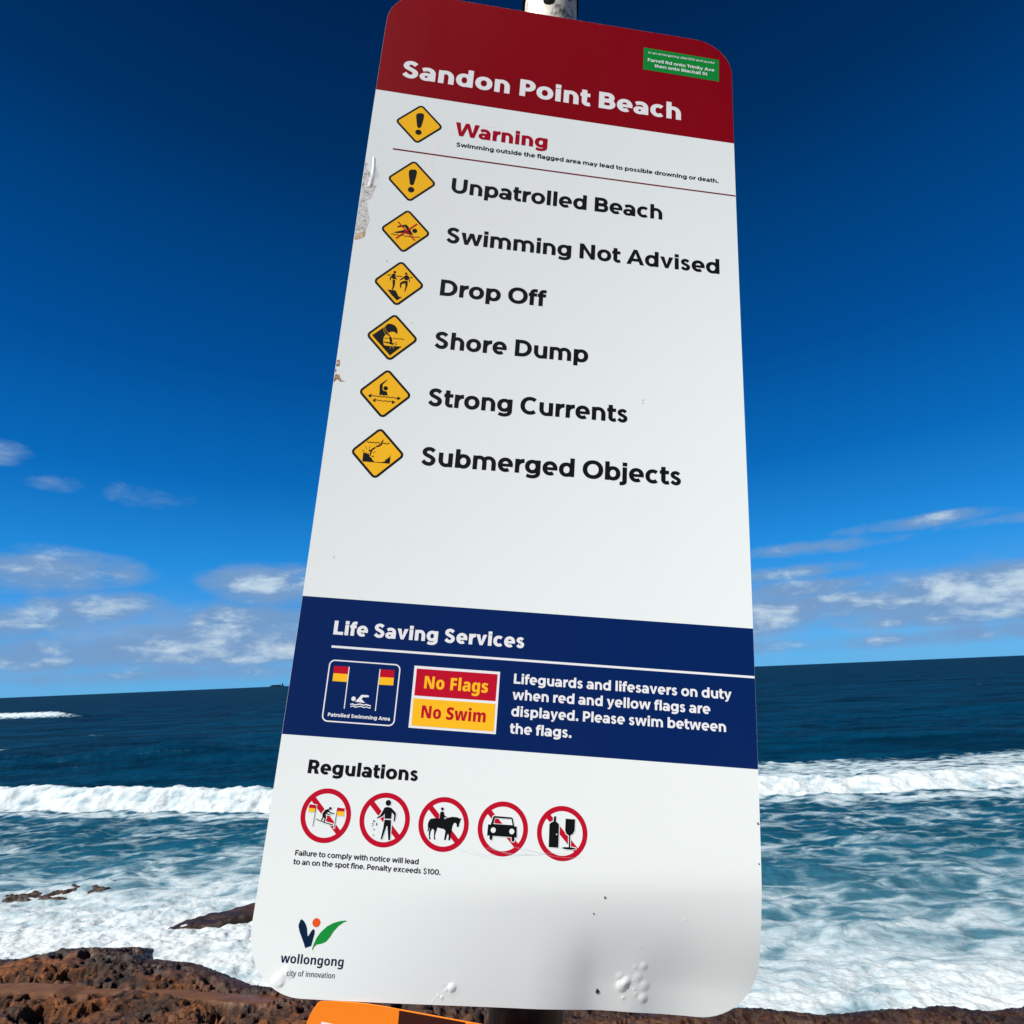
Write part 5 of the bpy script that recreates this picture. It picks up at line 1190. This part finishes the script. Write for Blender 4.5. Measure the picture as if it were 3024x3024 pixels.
def tube(name, r, z0, z1, mat, parent, seg=48, rings=1, cx=0, cy=0, cap=True, hole=None):
    bm = bmesh.new()
    R0 = []
    zs = [z0 + (z1 - z0) * k / rings for k in range(rings + 1)]
    for z in zs:
        R0.append([bm.verts.new((cx + r * math.cos(2*math.pi*k/seg), cy + r * math.sin(2*math.pi*k/seg), z)) for k in range(seg)])
    for a, b in zip(R0, R0[1:]):
        for k in range(seg): bm.faces.new((a[k], a[(k+1) % seg], b[(k+1) % seg], b[k]))
    if cap:
        bm.faces.new(R0[-1]); bm.faces.new(R0[0])
    return bm_obj(name, bm, mat, parent, smooth=True)
o = tube('pipe', .0478, -.3, HP, gm_, post, rings=8)
m_ = o.modifiers.new('edge', 'BEVEL'); m_.width = .002; m_.segments = 2; m_.limit_method = 'ANGLE'
dk = material('black_rubber_and_hole_shade', (.004, .004, .004), .9, 0.05)[0]
# dark bracket band round the back of the pipe, just above the sign
tube('clamp_band', .0525, HP - .033, HP + .02, dk, post, cy=.007)
hole_bm = bmesh.new()
ang = math.atan2(-1, -.03)
hc = Vector((-.0095, -.0478, HP - .079))
cv2 = []
for k in range(28):
    a = 2 * math.pi * k / 28
    x = hc.x + .0100 * math.cos(a)
    y = -math.sqrt(.0478**2 - x * x) - .0004
    cv2.append(hole_bm.verts.new((x, y, hc.z + .0100 * math.sin(a))))
ctr = hole_bm.verts.new((hc.x, -.0478 - .0004, hc.z))
for k in range(28): hole_bm.faces.new((ctr, cv2[k], cv2[(k + 1) % 28]))
bm_obj('bolt_hole_shade', hole_bm, dk, post)  # black disc on the pipe; its colour stands for the shade inside a hole

# ================================================================== ORANGE SIGN
# a smaller board on the same post, just below; rotated a little
OM = material('orange_board', (0.97, 0.235, 0.012), .4, .35)[0]
MAROON = material('dark_maroon', (0.040, 0.006, 0.004), .45, .3)[0]
om = bpy.data.objects.new('orange_sign', None); COL.objects.link(om)
OW = SIGN_MW.copy(); OW.translation = sign_pt(.3, 2.17, zsurf(.1, 1.8877))
om.matrix_world = OW
tag(om, 'orange board with rounded corner below the beach sign, mostly out of view', 'sign')
def oz(u):      # the board is turned slightly, like the foot of the sign above it
    f_ = lambda a: ZC[0]*a*1.0877 + ZC[1]*a*1.0877**2 + ZC[2]*a*1.0877**3 + ZC[5]*a*a + ZC[6]*a*a*1.0877
    return (f_(-.04) - f_(-.2)) / .16 * (u - .1)
def opoly(name, pts, y, mat, thick=None):
    bm = bmesh.new()
    A = [bm.verts.new((u - .3, y + oz(u), 2.17 - v)) for u, v in pts]
    bm.faces.new(A)
    if thick:
        B = [bm.verts.new((u - .3, y + thick + oz(u), 2.17 - v)) for u, v in pts]
        bm.faces.new(B[::-1])
        for k in range(len(A)): bm.faces.new((A[k], B[k], B[(k+1) % len(A)], A[(k+1) % len(A)]))
    return bm_obj(name, bm, mat, om)
def top_edge(u):      # upper edge slopes gently down to the right
    return 1.8916 + (u - .1819) * .0936
BL = [(.0745, 1.940), (.0760, 1.924), (.0789, 1.9113), (.0810, 1.9048), (.0839, 1.8986), (.0876, 1.8930), (.0915, 1.8893), (.098, 1.8884), (.12, 1.8882), (.1443, 1.8885), (.165, 1.8899),
      (.1819, 1.8916), (.2588, top_edge(.2588)), (.33, top_edge(.33)), (.44, top_edge(.44)), (.47, 1.93), (.478, 1.96)]
board = BL + [(.478, 2.10), (.46, 2.135), (.43, 2.15), (.12, 2.15), (.085, 2.13), (.07, 2.10)]
opoly('board', board, -.0005, OM, .0015)
opoly('maroon_area', [(.1823, top_edge(.1823) + .0006), (.2588, top_edge(.2588) + .0006), (.2555, 1.915), (.2535, 2.06), (.1840, 2.06)], -.0010, MAROON)  # plain dark maroon area below the board's upper edge
opoly('white_bar', [(.0956, 1.9085), (.1300, 1.9125), (.1295, 2.06), (.0950, 2.06)], -.0010, LWHITE)

# ================================================================== SHIP
def ray(px, py):
    return (M3 @ Vector(((px - HALF) / FPX, (py - HALF) / FPX, 1))).normalized()
r0 = ray(818, 2024); r0.z = 0; r0.normalize()
DS = 9000.0
ship = bpy.data.objects.new('cargo_ship', None); COL.objects.link(ship)
ship.location = (r0.x * DS, r0.y * DS, 0)
ship.rotation_euler = (0, 0, -math.atan2(r0.x, r0.y))
tag(ship, 'tiny dark cargo ship on the horizon left of the sign', 'ship')
hullm = material('ship_hull', (.02, .045, .07), .6)[0]; deckm = material('ship_upperworks', (.05, .09, .13), .6)[0]
def block(name, pts, y0, y1, mat):
    bm = bmesh.new()
    A = [bm.verts.new((x, y0, z)) for x, z in pts]; B = [bm.verts.new((x, y1, z)) for x, z in pts]
    bm.faces.new(A); bm.faces.new(B[::-1])
    for k in range(len(A)): bm.faces.new((A[k], B[k], B[(k+1) % len(A)], A[(k+1) % len(A)]))
    return bm_obj(name, bm, mat, ship)
block('hull', [(-92, 14), (-82, -3), (84, -3), (92, 15), (80, 16), (70, 13), (-86, 13)], -14, 14, hullm)
block('superstructure', [(56, 13.2), (56, 34), (60, 38), (74, 38), (76, 13.2)], -12, 12, deckm)
block('funnel', [(64, 38.2), (65, 48), (71, 48), (72, 38.2)], -4, 4, deckm)
block('cargo_stack', [(-70, 13.2), (-70, 24), (-30, 26), (10, 25), (48, 27), (50, 13.2)], -12, 12, hullm)
block('bow_mast', [(-83, 13.2), (-82.5, 30), (-81.5, 30), (-81, 13.2)], -.8, .8, deckm)
